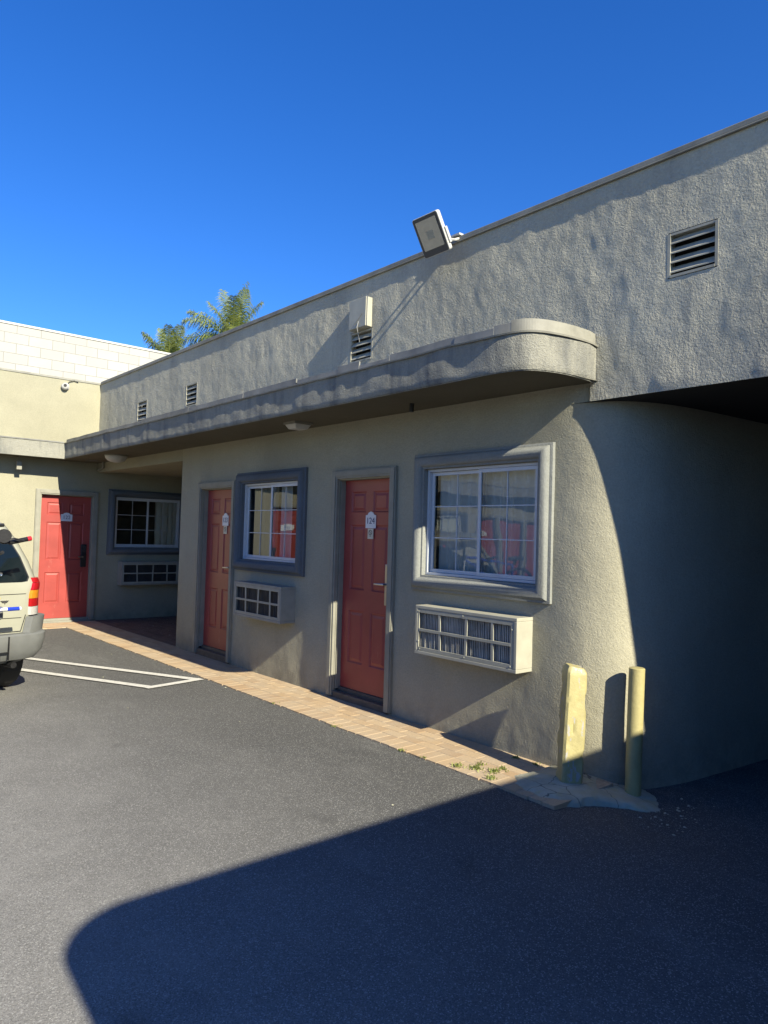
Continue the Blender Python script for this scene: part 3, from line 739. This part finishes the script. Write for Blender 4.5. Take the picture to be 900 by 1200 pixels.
# ------------------------------------------------------------------ flood light
fl = empty('flood_light', 'white LED flood light on a short arm over the parapet edge', 'flood light')
c = Vector((4.10, 4.30, 4.165)); nrm = Vector((-.84, -.12, -.52)).normalized(); uu = Vector((-nrm.y, nrm.x, 0)).normalized(); 
uu = Vector((0, -1, 0)); uu = (uu - nrm * uu.dot(nrm)).normalized(); vv = uu.cross(nrm) * -1
if vv.z < 0: vv = -vv
PF = lambda u, w, z: tuple(c + uu * u + nrm * w + vv * z)
def rrect(w, h, r, n=6):
    o = []
    for (sx, sy, a0) in ((1, 1, 0), (-1, 1, 90), (-1, -1, 180), (1, -1, 270)):
        for k in range(n + 1):
            a = R(a0 + 90 * k / n); o.append((sx * (w - r) + r * math.cos(a), sy * (h - r) + r * math.sin(a)))
    return o
def rslab(mb, P, w, h, r, w0, w1): slab_poly(mb, P, rrect(w, h, r), w0, w1)
mb = MB(); rslab(mb, PF, .135, .165, .02, -.045, 0); mb.build('housing', M['white'], fl, bevel=.004)
mb = MB(); rslab(mb, PF, .129, .159, .018, .0005, .004); mb.build('face', M['lampgrey'], fl)
mb = MB(); rslab(mb, lambda u, w, z: PF(u, w, z + .012), .106, .120, .006, .0045, .0065); mb.build('reflector', M['led'], fl)
mb = MB(); mb.box((-.03, .0068, -.03), (.035, .009, .035), lambda u, w, z: PF(u, w, z)); mb.build('led_chip', M['accase'], fl)
mb = MB()
for s in (-1, 1):
    mb.box((s * .142 - .006, -.05, -.11), (s * .142 + .006, -.02, .02), PF)
base = (W - .03, 4.34, 4.215)
q = PF(.142, -.035, -.09); q2 = PF(-.142, -.035, -.09)
mb.tube([q, (W - .06, 4.28, 4.20), (W + .06, 4.28, 4.262)], .012, 8); mb.tube([q2, (W - .06, 4.40, 4.20), (W + .06, 4.40, 4.262)], .012, 8)
mb.box((W - .04, 4.25, 4.245), (W + .1, 4.43, 4.262)); mb.build('bracket', M['white'], fl)

# ------------------------------------------------------------------ soffit lamps, camera
dl = empty('dome_light', 'white glass bowl light under the canopy near the porch', 'ceiling light')
mb = MB(); mb.lathe([(.175, 0), (.175, -.018), (.165, -.02)], (4.10, 11.28, 2.785), 28); mb.build('rim', M['trim'], dl, smooth='auto')
mb = MB(); mb.lathe([(.168, -.018), (.160, -.05), (.13, -.085), (.08, -.108), (.03, -.118), (.004, -.12)], (4.10, 11.28, 2.785), 28); mb.build('bowl', M['white'], dl, smooth=True)
bl = empty('box_light', 'small flat white light under the canopy above the shaded window', 'ceiling light')
mb = MB(); mb.box((4.0, 6.10, 2.765), (4.22, 6.32, 2.785)); mb.build('base', M['trim'], bl)
mb = MB(); c8 = [(4.04, 6.14, 2.715), (4.18, 6.14, 2.715), (4.18, 6.28, 2.715), (4.04, 6.28, 2.715), (4.01, 6.11, 2.763), (4.21, 6.11, 2.763), (4.21, 6.31, 2.763), (4.01, 6.31, 2.763)]; mb.hexa(c8); mb.build('diffuser', M['white'], bl, bevel=.008)
cm = empty('security_camera', 'white turret security camera on the sunlit yellow parapet', 'camera')
mb = MB(); mb.lathe([(.062, 0), (.062, -.03), (.05, -.04), (.03, -.042)], (3.82, YF - .002, 4.07), 20, 'y'); mb.build('mount', M['white'], cm, smooth='auto')
mb = MB(); prof = [(.06 * math.sin(a), -.05 - .055 * math.cos(a)) for a in [math.pi * k / 10 for k in range(11)]]
mb.lathe(prof, (3.80, YF - .0, 4.06), 20, 'y'); mb.build('ball', M['white'], cm, smooth=True)
mb = MB(); mb.lathe([(.0005, -.112), (.026, -.110), (.026, -.09)], (3.79, YF, 4.075), 16, 'y'); mb.build('lens', M['black'], cm, smooth='auto')
mb = MB(); mb.tube([(3.84, YF - .012, 4.10), (3.88, YF - .025, 4.16), (3.96, YF - .022, 4.19), (4.03, YF - .014, 4.17)], .006, 6); mb.build('cable', M['gun'], cm)
sn = empty('soffit_sensor', 'small pale sensor box hanging under the far canopy', 'sensor')
mb = MB(); mb.box((3.06, 12.86, 2.56), (3.14, 12.93, 2.70)); mb.tube([(3.10, 12.9, 2.70), (3.10, 12.9, 2.785)], .012, 8); mb.build('body', M['trim'], sn, bevel=.006)

# ------------------------------------------------------------------ bollards
wp = empty('wooden_post', 'chipped square yellow post leaning slightly at the wall corner', 'bollard')
mb = MB(); n = 40; vs = []; ring_n = 28
for j in range(n + 1):
    t = j / n; z = -.03 + .815 * t
    hw = .073 + .003 * math.sin(t * 5)
    if t > .965: hw -= (t - .965) * .5
    cx_, cy_ = 4.235 + .06 * t, 2.93 + .012 * t
    for k in range(ring_n):
        a = 2 * math.pi * k / ring_n; e = 9
        r = hw / (abs(math.cos(a)) ** e + abs(math.sin(a)) ** e) ** (1 / e)
        r *= 1 + .03 * nz(math.cos(a) * 1.5, math.sin(a) * 1.5, z * 2.5) + .02 * nz(math.cos(a) * 5, math.sin(a) * 5, z * 13) - (.13 * sstep(.3, .6, nz(math.cos(a) * 2, math.sin(a) * 2, z * 9, 33)))
        a2 = a - R(35)
        vs.append((cx_ + r * math.cos(a2), cy_ + r * math.sin(a2), z + (.012 * math.cos(a2 - 2.2) if j >= n - 1 else 0)))
mb.add(vs, [(j * ring_n + k, j * ring_n + (k + 1) % ring_n, (j + 1) * ring_n + (k + 1) % ring_n, (j + 1) * ring_n + k) for j in range(n) for k in range(ring_n)] + [tuple(n * ring_n + k for k in range(ring_n))])
mb.build('post', M['yellow'], wp, smooth='auto', angle=35)
pb = empty('pipe_bollard', 'thin round yellow pipe bollard beside the dark passage', 'bollard')
mb = MB(); mb.tube([(4.545, 2.632, -.14), (4.548, 2.628, .3), (4.556, 2.622, .792), (4.556, 2.622, .797)], [.053, .053, .053, .047], 28); mb.build('pipe', M['yellow2'], pb, smooth='auto')

# ------------------------------------------------------------------ neighbour: white block building
nb = empty('block_building', 'white painted concrete-block building rising behind the far wing', 'building')
mb = MB(); mb.box((-16, 18, -.1), (9.5, 30, 6.22)); mb.build('block_wall', M['block'], nb)
mb = MB(); mb.box((-16.02, 17.98, 6.222), (9.52, 30.02, 6.27)); mb.build('coping', M['white'], nb)

# ------------------------------------------------------------------ palms
def frond(base, d, L, droop, roll):
    mb = MB(); d = Vector(d).normalized(); pts = []; p = Vector(base); dirv = d.copy(); n = 26
    for i in range(n + 1):
        pts.append(p.copy()); dirv = (dirv + Vector((0, 0, -droop / n)) * (i / n + .25)).normalized(); p = p + dirv * L / n
    mb.tube(pts, [.03 * (1 - i / n) + .005 for i in range(n + 1)], 5)
    for i in range(3, n):
        tdir = (pts[i + 1] - pts[i]).normalized(); side = tdir.cross(Vector((0, 0, 1))).normalized(); upv = side.cross(tdir)
        ll = L * .34 * math.sin(math.pi * min(1, (i / n) * .85 + .12)) ** .7
        for s in (-1, 1):
            for rep in range(4):
                b = pts[i].lerp(pts[i + 1], rep / 4); out_ = (side * s * (1 + random.uniform(-.2, .2)) + tdir * .55 + upv * random.uniform(-.25, .5)).normalized()
                l2 = ll * random.uniform(.8, 1.1); w = tdir * .020
                m1 = b + out_ * l2 * .5 + Vector((0, 0, -.03 * l2)); e1 = b + out_ * l2 * .95 + Vector((0, 0, -.55 * l2 * random.uniform(.6, 1.3)))
                mb.add([b - w * .5, b + w * .5, m1 + w * .8, m1 - w * .8, e1], [(0, 1, 2, 3), (3, 2, 4)])
    return mb
def palm(x, y, h, label, specs):
    root = empty('palm_tree', label, 'palm tree', 'palms beyond the roof'); root.location = (0, 0, 0)
    mb = MB(); mb.tube([(x, y, -.1), (x + .05, y, h * .4), (x, y, h * .8), (x, y, h)], [.24, .19, .17, .13], 14); mb.build('trunk', M['trunk'], root, smooth=True)
    for (az, el, L, dr) in specs:
        a = R(az); e = R(el); frond((x, y, h), (math.cos(a) * math.cos(e), math.sin(a) * math.cos(e), math.sin(e)), L, dr, 0).build('frond', M['palm'], root, fixn=False)
# image right at the palm's bearing is roughly azimuth -30 deg, image left 150 deg
palm(18.95, 35.3, 11.9, 'palm with tall arching fronds above the roofline', [(150, 50, 3.0, 1.3), (165, 40, 3.0, 1.5), (110, 78, 3.2, .8), (-40, 80, 3.5, .6), (-30, 66, 2.9, .9), (-20, 48, 2.9, 1.3), (60, 60, 2.8, 1.1), (-120, 60, 2.8, 1.1), (-90, 72, 3.0, .8), (140, 66, 2.7, 1.0), (150, 22, 3.0, 1.6), (-30, 22, 3.0, 1.6), (60, 30, 3, 1.4), (-120, 25, 3, 1.5), (100, 35, 3, 1.5), (-75, 30, 3, 1.5)])
palm(17.25, 39.6, 10.9, 'low palm top just showing beside the white block wall', [(150, 42, 2.6, 1.3), (165, 60, 2.5, .9), (110, 75, 2.6, .8), (-40, 76, 2.6, .6), (-30, 55, 2.6, 1.0), (60, 60, 2.6, 1.1), (-120, 65, 2.6, .9), (-90, 70, 2.6, .9), (150, 20, 2.6, 1.5), (-30, 25, 2.6, 1.5), (-120, 30, 2.6, 1.4), (130, 60, 2.6, .9)])

# ------------------------------------------------------------------ SUV
TH = R(14); HV = Vector((-math.sin(TH), math.cos(TH), 0)); RV = Vector((math.cos(TH), math.sin(TH), 0))
CO = Vector((2.12, 7.50, 0)) - RV * .885       # middle of the rear bumper
C_ = lambda r, s, z: tuple(CO + RV * r + HV * s + Vector((0, 0, z + -.01)))
def lerp_tab(tab, z):
    for (a, b) in zip(tab, tab[1:]):
        if z <= b[0]:
            t = max(0, (z - a[0]) / (b[0] - a[0])); return [p + (q - p) * t for p, q in zip(a[1:], b[1:])]
    return tab[-1][1:]
# z: rear s, front s, half width, corner radius
TAB = [(.34, .16, 4.20, .80, .20), (.45, .09, 4.33, .845, .22), (.62, .07, 4.36, .865, .22), (.80, .065, 4.34, .875, .20), (1.00, .075, 4.25, .870, .18), (1.06, .085, 3.35, .872, .15), (1.10, .10, 3.18, .872, .13), (1.30, .19, 2.95, .828, .13), (1.50, .29, 2.68, .757, .13), (1.65, .38, 2.50, .680, .13), (1.71, .46, 2.38, .630, .15), (1.75, .62, 2.2, .53, .2), (1.76, .9, 1.9, .3, .2)]
def outline(z, off=0, n=8):
    sr, sf, w, r = lerp_tab(TAB, z); w += off; sr -= off; sf += off; o = []
    for (cr, cs_, a0) in ((w - r, sr + r, -90), (w - r, sf - r, 0), (-w + r, sf - r, 90), (-w + r, sr + r, 180)):
        for k in range(n + 1):
            a = R(a0 + 90 * k / n); o.append((cr + r * math.cos(a), cs_ + r * math.sin(a)))
    return o   # starts at the rear right corner going round to the right side
car = empty('sport_utility_vehicle', 'cream SUV with grey bumper parked nose-in at the left edge', 'car')
def shell(zs, off=0, name='body', mat='carpaint', top=True, cut=None, bevel=0):
    mb = MB(); L_ = [outline(z, off) for z in zs]; n = len(L_[0])
    mb.add([C_(r, s, z) for z, o in zip(zs, L_) for r, s in o], [(i * n + k, i * n + (k + 1) % n, (i + 1) * n + (k + 1) % n, (i + 1) * n + k) for i in range(len(zs) - 1) for k in range(n)] + ([tuple((len(zs) - 1) * n + k for k in range(n))] if top else []))
    return mb.build(name, M[mat], car, smooth='auto', angle=35)
shell([.34, .40, .45, .55, .62, .70, .80, .9, 1.0, 1.03, 1.06, 1.10, 1.2, 1.3, 1.4, 1.5, 1.58, 1.65, 1.68, 1.71, 1.73, 1.75, 1.76])
def resample(o, m=None): return o
def patch(zs, k0, k1, off, name, mat, lift=0, thick=.012, shrink=None):
    """strip of the outline between fractional indices k0..k1 (rear right corner = 0..8), set proud of the body"""
    mb = MB(); rows = []; ks = [k0 + (k1 - k0) * i / 14 for i in range(15)]
    for j, z in enumerate(zs):
        row_o = []; row_i = []
        for k in ks:
            def pt(o):
                n = len(o); a = int(math.floor(k)) % n; b = (a + 1) % n; t = k - math.floor(k); return (o[a][0] * (1 - t) + o[b][0] * t, o[a][1] * (1 - t) + o[b][1] * t)
            kk = k
            if shrink: kk = shrink(k, z)
            row_o.append(C_(*pt(outline(z, off + thick)), z)); row_i.append(C_(*pt(outline(z, off - .01)), z))
        rows.append((row_o, row_i))
    m = len(ks); vs = [q for r in rows for q in r[0]] + [q for r in rows for q in r[1]]; N = len(rows) * m; fs = []
    for j in range(len(rows) - 1):
        for i in range(m - 1):
            a = j * m + i; fs.append((a, a + 1, a + m + 1, a + m)); fs.append((N + a, N + a + m, N + a + m + 1, N + a + 1))
    for i in range(m - 1):
        fs.append((i, N + i, N + i + 1, i + 1)); a = (len(rows) - 1) * m + i; fs.append((a, a + 1, N + a + 1, N + a))
    for j in range(len(rows) - 1):
        a = j * m; fs.append((a, a + m, N + a + m, N + a)); a = j * m + m - 1; fs.append((a, N + a, N + a + m, a + m))
    mb.add(vs, fs); return mb.build(name, M[mat], car, smooth='auto', angle=40)
# bumper: a thicker grey wrap with a step on top and corner risers up to the lamps
nn = 36
bp = MB(); prof = [(.36, .03), (.38, .085), (.46, .10), (.575, .105), (.615, .10), (.63, .085), (.632, .0)]
ks = [k / 2 for k in range(-19, 27)]
def opt(k, z, off):
    o = outline(z, off); n = len(o); a = int(math.floor(k)) % n; b = (a + 1) % n; t = k - math.floor(k); return (o[a][0] * (1 - t) + o[b][0] * t, o[a][1] * (1 - t) + o[b][1] * t)
ks = [-9 - 8 * t for t in (1, .8, .6, .4, .2)] ; ks = []
ks = [-9.6, -9, -8.4, -7.8, -7, -6, -5, -4, -3, -2, -1.5, -1.1] + [-1 + .1 * i for i in range(0, 11)] + [.5, 1, 2, 3, 4, 5, 6, 7, 8, 8.15]
def klong(k): return k
o_n = 36
vs = []; m = len(prof)
for k in ks:
    taper = 1 - .75 * sstep(3, 8.15, k) if k > 3 else 1
    for (z, off) in prof:
        vs.append(C_(*opt(k, z, off * taper if z > .37 else off), z + .02 * sstep(0, 6, k) * (z > .6) + (.035 * sstep(2, 8, k) if z < .4 else 0)))
bp.add(vs, [(i * m + j, i * m + j + 1, (i + 1) * m + j + 1, (i + 1) * m + j) for i in range(len(ks) - 1) for j in range(m - 1)])
bumper = bp.build('bumper', M['clad'], car, smooth='auto', angle=35)
patch([.63, .70, .76, .785], .1, 8.3, .03, 'bumper_corner', 'clad', thick=.035)
mb = MB()   # panel joints moulded in the bumper
for r_ in (.18, .50): mb.box((r_ - .004, -.045, .40), (r_ + .004, -.030, .615), C_)
mb.box((-.2, -.046, .47), (.50, -.030, .476), C_); mb.box((.0, -.047, .40), (.42, -.033, .45), C_); mb.build('bumper_joint', M['gun'], bumper)
shell([.34, .37, .40, .43], .012, 'sill_cladding', 'clad', False)
# tail lamps
for (a, b, s) in ((.4, 7.2, 1), (-8.2 - .0, -1.2, -1)):
    kk = (a, b) if s > 0 else (-1 - b - 9 + 9, 0)
k0, k1 = .5, 7.0
def lamp(k0, k1, lab):
    for (z0, z1, mt, nm) in ((.795, .873, 'clear', 'reversing_lamp'), (.876, .95, 'red lens', 'brake_lamp'), (.953, 1.03, 'amber', 'indicator_lamp'), (1.033, 1.10, 'red lens', 'tail_lamp')):
        patch([z0, (z0 + z1) / 2, z1], k0, k1, .006, nm, mt, thick=.014)
    patch([1.103, 1.13, 1.15], k0 + .2, k1 - .1, .006, 'tail_lamp', 'red lens', thick=.013)
lamp(1.3, 6.8, 'right'); lamp(-8.8, -3.2, 'left')
# glass
def glass_poly(pts, nm, off=.006):
    """pts (r, z) on the liftgate plane"""
    mb = MB(); vs = []
    for r_, z in pts: vs.append(C_(r_, lerp_tab(TAB, z)[0] - off, z))
    mb.add(vs, [tuple(range(len(vs)))]); return mb.build(nm, M['carglass'], car, fixn=False)
gh = [(.66, 1.115), (.715, 1.122), (.738, 1.16), (.69, 1.35), (.615, 1.53), (.575, 1.585), (.52, 1.605)]
gl = gh + [(-a, b) for a, b in reversed(gh)]
glass_poly(gl, 'rear_window')
mb = MB()
for r_, z in [gl[0]]: pass
vs = [C_(r_ * 1.02, lerp_tab(TAB, z)[0] - .003, 1.33 + (z - 1.33) * 1.03) for r_, z in gl]; mb.add(vs, [tuple(range(len(vs)))]); mb.build('window_seal', M['black'], car, fixn=False)
mb = MB(); mb.lathe([(.018, 0), (.018, .02), (.001, .024)], (0, 0, 0), 12, 'y'); 
q = Vector(C_(.47, lerp_tab(TAB, 1.19)[0] - .03, 1.19)); mb.v = [tuple(q + Vector(v)) for v in mb.v]; mb.build('window_knob', M['steel'], car, smooth='auto')
for sgn in (1, -1):
    mb = MB()
    for (s0, s1, b0, b1) in ((.62, 1.45, .5, 1.42), (1.55, 2.35, 1.52, 2.25), (2.45, 3.0, 2.35, 2.62)):
        q = []
        for (s, z) in ((s0, 1.12), (s1, 1.12), (b1, 1.58), (b0, 1.58)):
            q.append(C_(sgn * (lerp_tab(TAB, z)[2] + .006), s, z))
        mb.quad(*q)
    mb.build('side_window', M['carglass'], car, fixn=False)
mb = MB(); q = []
for (r_, z) in ((-.74, 1.10), (.74, 1.10), (.60, 1.58), (-.60, 1.58)): q.append(C_(r_, lerp_tab(TAB, z)[1] + .01, z))
mb.quad(*q); mb.build('windscreen', M['carglass'], car, fixn=False)
# liftgate seam, plate recess, badge
mb = MB()
def seam(r0, z0, r1, z1, t=.004):
    a = Vector(C_(r0, lerp_tab(TAB, z0)[0] - .002, z0)); b = Vector(C_(r1, lerp_tab(TAB, z1)[0] - .002, z1)); mb.tube([a, b], t, 5)
seam(-.66, .645, .66, .645); seam(.66, .645, .70, .80); seam(-.66, .645, -.70, .80); seam(-.70, 1.0, .70, 1.0, .003); seam(.30, .78, .27, .95, .008); seam(-.30, .78, -.27, .95, .008); seam(.30, .78, .66, .775, .003); seam(-.3, .78, -.66, .775, .003)
mb.build('liftgate_seam', M['gun'], car)
mb = MB(); PB = lambda u, w, z: C_(u, lerp_tab(TAB, z)[0] - w, z)
slab_poly(mb, PB, [(.455, .945), (.535, .945), (.515, .925), (.505, .925), (.497, .905), (.490, .925), (.475, .925)], .001, .008); mb.build('badge', M['steel'], car)
mb = MB(); mb.box((-.27, .002, .78), (.27, .006, .92), PB); mb.build('plate_recess', M['carpaint'], car)
# wheels
for (r_, s_) in ((.79, .74), (-.79, .74), (.76, 3.42), (-.76, 3.42)):
    sg = 1 if r_ > 0 else -1
    ty = MB(); n = 36; prof = [(.20, -.10), (.30, -.115), (.335, -.095), (.345, -.06), (.345, .06), (.335, .095), (.30, .115), (.20, .10)]
    vs = []
    for (rad, h) in prof:
        for k in range(n):
            a = 2 * math.pi * k / n; vs.append(C_(r_ + h, s_ + rad * math.cos(a), .345 + rad * math.sin(a)))
    ty.add(vs, [(i * n + k, i * n + (k + 1) % n, (i + 1) * n + (k + 1) % n, (i + 1) * n + k) for i in range(len(prof) - 1) for k in range(n)])
    for gx in (-.035, .0, .035):
        pass
    wh = ty.build('wheel', M['tyre'], car, smooth='auto')
    rm = MB(); vs = []
    for (rad, h) in ((.205, .09), (.19, .07), (.06, .085), (.001, .088)):
        for k in range(n):
            a = 2 * math.pi * k / n; vs.append(C_(r_ + sg * h, s_ + rad * math.cos(a), .345 + rad * math.sin(a)))
    rm.add(vs, [(i * n + k, i * n + (k + 1) % n, (i + 1) * n + (k + 1) % n, (i + 1) * n + k) for i in range(3) for k in range(n)]); rm.build('rim', M['rim'], wh, smooth='auto')
mb = MB(); mb.box((-.72, .25, .30), (.72, 4.1, .335), C_); mb.build('underbody', M['black'], car)
mb = MB(); mb.tube([C_(.60, .05, .33), C_(.60, .5, .33)], .03, 10); mb.build('exhaust', M['gun'], car)
mb = MB(); mb.box((.70, .42, .20), (.86, .46, .36), C_); mb.build('mud_flap', M['black'], car)

# bike rack and bicycle hung on the tail
rk = empty('bike_rack', 'black strap-on bike rack with yellow straps on the SUV tail', 'bike rack')
mb = MB()
for r_ in (-.35, .18):
    mb.tube([C_(r_, -.02, .70), C_(r_, -.20, .80), C_(r_, -.10, 1.25), C_(r_, -.16, 1.34), C_(r_, -.48, 1.42)], .016, 8)
mb.tube([C_(-.35, -.10, 1.25), C_(.18, -.10, 1.25)], .016, 8); mb.tube([C_(-.45, -.13, .84), C_(.30, -.13, .84)], .028, 8); mb.build('frame', M['gun'], rk, smooth='auto')
mb = MB(); mb.box((.10, -.20, .80), (.36, -.06, .92), C_); mb.box((.16, -.20, .92), (.30, -.06, 1.0), C_); mb.build('foot_pad', M['clad'], rk, bevel=.02)
mb = MB()
for (r0, z0, r1, z1) in ((.18, 1.22, .36, 1.10), (.12, 1.12, .30, 1.16), (.30, 1.06, .38, .98)):
    a = Vector(C_(r0, -.12, z0)); b = Vector(C_(r1, -.06, z1)); mb.tube([a, b], .014, 4)
mb.build('strap', M['strap'], rk)
bi = empty('bicycle', 'bicycle on the tail rack with red-plugged handlebar grip', 'bicycle')
mb = MB(); mb.tube([C_(.44, -.30, .905), C_(.20, -.30, .905)], .018, 10); mb.tube([C_(-.75, -.32, 1.3), C_(.12, -.32, 1.40)], .018, 10); mb.tube([C_(-.7, -.32, .92), C_(.10, -.32, 1.36)], .02, 10); mb.tube([C_(-.75, -.32, 1.30), C_(-.7, -.32, .92)], .018, 10); mb.build('frame', M['bikeblue'], bi, smooth='auto')
mb = MB(); mb.tube([C_(.33, -.30, .905), C_(.10, -.30, .905), C_(.12, -.32, 1.36)], .0195, 10); mb.tube([C_(.44, -.30, .905), C_(.455, -.30, .905)], .017, 10); mb.build('fork', M['bikewhite'], bi, smooth='auto')
mb = MB(); mb.tube([C_(.12, -.32, 1.36), C_(.13, -.34, 1.55), C_(.18, -.36, 1.57)], .018, 10); mb.tube([C_(-.16, -.42, 1.46), C_(.10, -.38, 1.55), C_(.24, -.36, 1.50), C_(.36, -.34, 1.505)], .014, 10); mb.build('handlebar', M['gun'], bi, smooth='auto')
mb = MB(); mb.tube([C_(.30, -.35, 1.50), C_(.47, -.34, 1.535)], .021, 12); mb.build('grip', M['gun'], bi, smooth='auto')
mb = MB(); mb.tube([C_(.465, -.34, 1.534), C_(.50, -.34, 1.541)], .022, 12); mb.build('grip_plug', M['redgrip'], bi, smooth='auto')
mb = MB(); mb.tube([C_(.24, -.36, 1.52), C_(.32, -.40, 1.54), C_(.40, -.41, 1.52)], .008, 6); mb.lathe([(.001, 0), (.06, .0), (.062, .02), (.001, .025)], C_(.22, -.42, 1.56), 16, 'y'); mb.tube([C_(.05, -.36, 1.64), C_(.24, -.36, 1.655)], .016, 8); mb.build('brake_lever', M['gun'], bi, smooth='auto')
for (r_, nm) in ((-.85, 'wheel'),):
    mb = MB(); mb.torus(C_(r_, -.32, .93), RV, (0, 0, 1), .31, .022); wh = mb.build('wheel', M['tyre'], bi, smooth=True)
    mb = MB()
    for k in range(18):
        a = 2 * math.pi * k / 18; mb.tube([C_(r_, -.32, .93), C_(r_ + .3 * math.cos(a), -.32, .93 + .3 * math.sin(a))], .002, 4)
    mb.build('spokes', M['steel'], wh)
mb = MB(); mb.box((-.92, -.36, 1.36), (-.68, -.28, 1.42), C_); mb.tube([C_(-.78, -.32, 1.30), C_(-.79, -.32, 1.37)], .014, 8); mb.build('saddle', M['black'], bi, bevel=.02)

# ------------------------------------------------------------------ weeds, litter
mb = MB()
def tuft(x, y, n, h, sp):
    for _ in range(n):
        a = random.uniform(0, 6.28); r = abs(random.gauss(0, sp)); bx, by = x + r * math.cos(a), y + r * math.sin(a); hh = h * random.uniform(.2, .7)
        b2 = random.uniform(0, 6.28); lx, ly = math.cos(b2) * hh * .6, math.sin(b2) * hh * .6; w = .0035
        wx, wy = -math.sin(b2) * w, math.cos(b2) * w
        mb.add([(bx - wx, by - wy, -.004), (bx + wx, by + wy, -.004), (bx + wx + lx * .4, by + wy + ly * .4, hh * .7), (bx - wx + lx * .4, by - wy + ly * .4, hh * .7), (bx + lx, by + ly, hh * .8)], [(0, 1, 2, 3), (3, 2, 4)])
for (x, y, n, h, sp) in ((3.86, 3.62, 60, .035, .03), (3.93, 3.5, 70, .04, .035), (3.99, 3.38, 70, .035, .035), (3.86, 3.3, 50, .045, .025), (4.08, 3.38, 50, .03, .03), (4.02, 3.55, 40, .03, .03), (3.80, 3.9, 25, .02, .02), (3.80, 4.15, 25, .02, .02), (4.37, 3.5, 35, .03, .02), (4.36, 3.3, 30, .03, .03), (3.79, 5.0, 20, .015, .03), (3.80, 6.0, 20, .015, .03)): tuft(x, y, n, h, sp)
tag(mb.build('weeds', M['weed'], fixn=False), 'small green weeds sprouting between the sunlit brick pavers', 'weeds', kind='stuff')
mb = MB()
def chip(x, y, s, z=None):
    z = ground_z(x, y) + .004 if z is None else z; a = random.uniform(0, 6.28); n = 5
    ring = [(x + s * random.uniform(.5, 1.1) * math.cos(a + 6.28 * k / n), y + s * random.uniform(.5, 1.1) * math.sin(a + 6.28 * k / n), z) for k in range(n)]
    mb.add(ring + [(x, y, z + s * .5)], [(k, (k + 1) % n, n) for k in range(n)])
for _ in range(46):
    x = random.gauss(4.42, .2); y = random.gauss(2.28, .09)
    if y < 2.42: chip(x, y, random.choice((.005, .008, .008, .014)))
for _ in range(26): chip(random.uniform(4.7, 6.5), random.uniform(9.9, 12.8), random.uniform(.006, .02), .012)
for p in ((3.76, 6.9, .014), (2.9, 8.1, .012), (3.5, 9.5, .013), (2.6, 6.6, .008), (3.2, 5.6, .008), (3.0, 3.35, .012)): chip(*p)
tag(mb.build('paving_debris', M['concrete'], fixn=False), 'scattered pale stone chips and scraps on the paving', 'debris', kind='stuff')

# ------------------------------------------------------------------ sky, sun, camera
w = bpy.data.worlds.new('World'); sc.world = w; w.use_nodes = True; nt = w.node_tree
bg = nt.nodes['Background']; sky = nt.nodes.new('ShaderNodeTexSky'); sky.sky_type = 'NISHITA'; sky.sun_disc = False
sdir = Vector((.132, 1.65, -1.0)).normalized()
sky.sun_elevation = math.asin(-sdir.z); sky.sun_rotation = math.atan2(-sdir.x, -sdir.y); sky.altitude = 50; sky.air_density = 1.0; sky.dust_density = .3; sky.ozone_density = 3.0
hs_ = nt.nodes.new('ShaderNodeHueSaturation'); hs_.inputs['Saturation'].default_value = 1.3; hs_.inputs['Hue'].default_value = .505
nt.links.new(sky.outputs[0], hs_.inputs['Color']); mm = nt.nodes.new('ShaderNodeMix'); mm.data_type = 'RGBA'; mm.blend_type = 'MULTIPLY'; mm.inputs[0].default_value = 1; mm.inputs[7].default_value = (.92, 1.28, 1.78, 1)
nt.links.new(hs_.outputs[0], mm.inputs[6]); nt.links.new(mm.outputs[2], bg.inputs[0]); bg.inputs[1].default_value = .050
sl = bpy.data.lights.new('sun', 'SUN'); sl.energy = 5.0; sl.angle = R(.45); sl.color = (1, .92, .71)
so = bpy.data.objects.new('sun', sl); COL.objects.link(so); so.rotation_euler = sdir.to_track_quat('-Z', 'Y').to_euler()

yaw, pitch, roll, f = R(40.5224), R(1.8673), R(1.6521), 844.047
fw = Vector((math.sin(yaw) * math.cos(pitch), math.cos(yaw) * math.cos(pitch), math.sin(pitch))); r = Vector((math.cos(yaw), -math.sin(yaw), 0)); u = r.cross(fw)
r2 = r * math.cos(roll) + u * math.sin(roll); u2 = -r * math.sin(roll) + u * math.cos(roll)
cam = bpy.data.cameras.new('camera'); cam.sensor_fit = 'VERTICAL'; cam.sensor_height = 24; cam.lens = f / 1200 * 24; cam.clip_end = 500; cam.clip_start = .05
co = bpy.data.objects.new('camera', cam); COL.objects.link(co)
co.matrix_world = Matrix(((r2.x, u2.x, -fw.x, 0), (r2.y, u2.y, -fw.y, 0), (r2.z, u2.z, -fw.z, 1.65), (0, 0, 0, 1)))
sc.camera = co
vs_ = sc.view_settings; vs_.view_transform = 'Standard'; vs_.look = 'None'; vs_.exposure = 1.25; vs_.gamma = 1
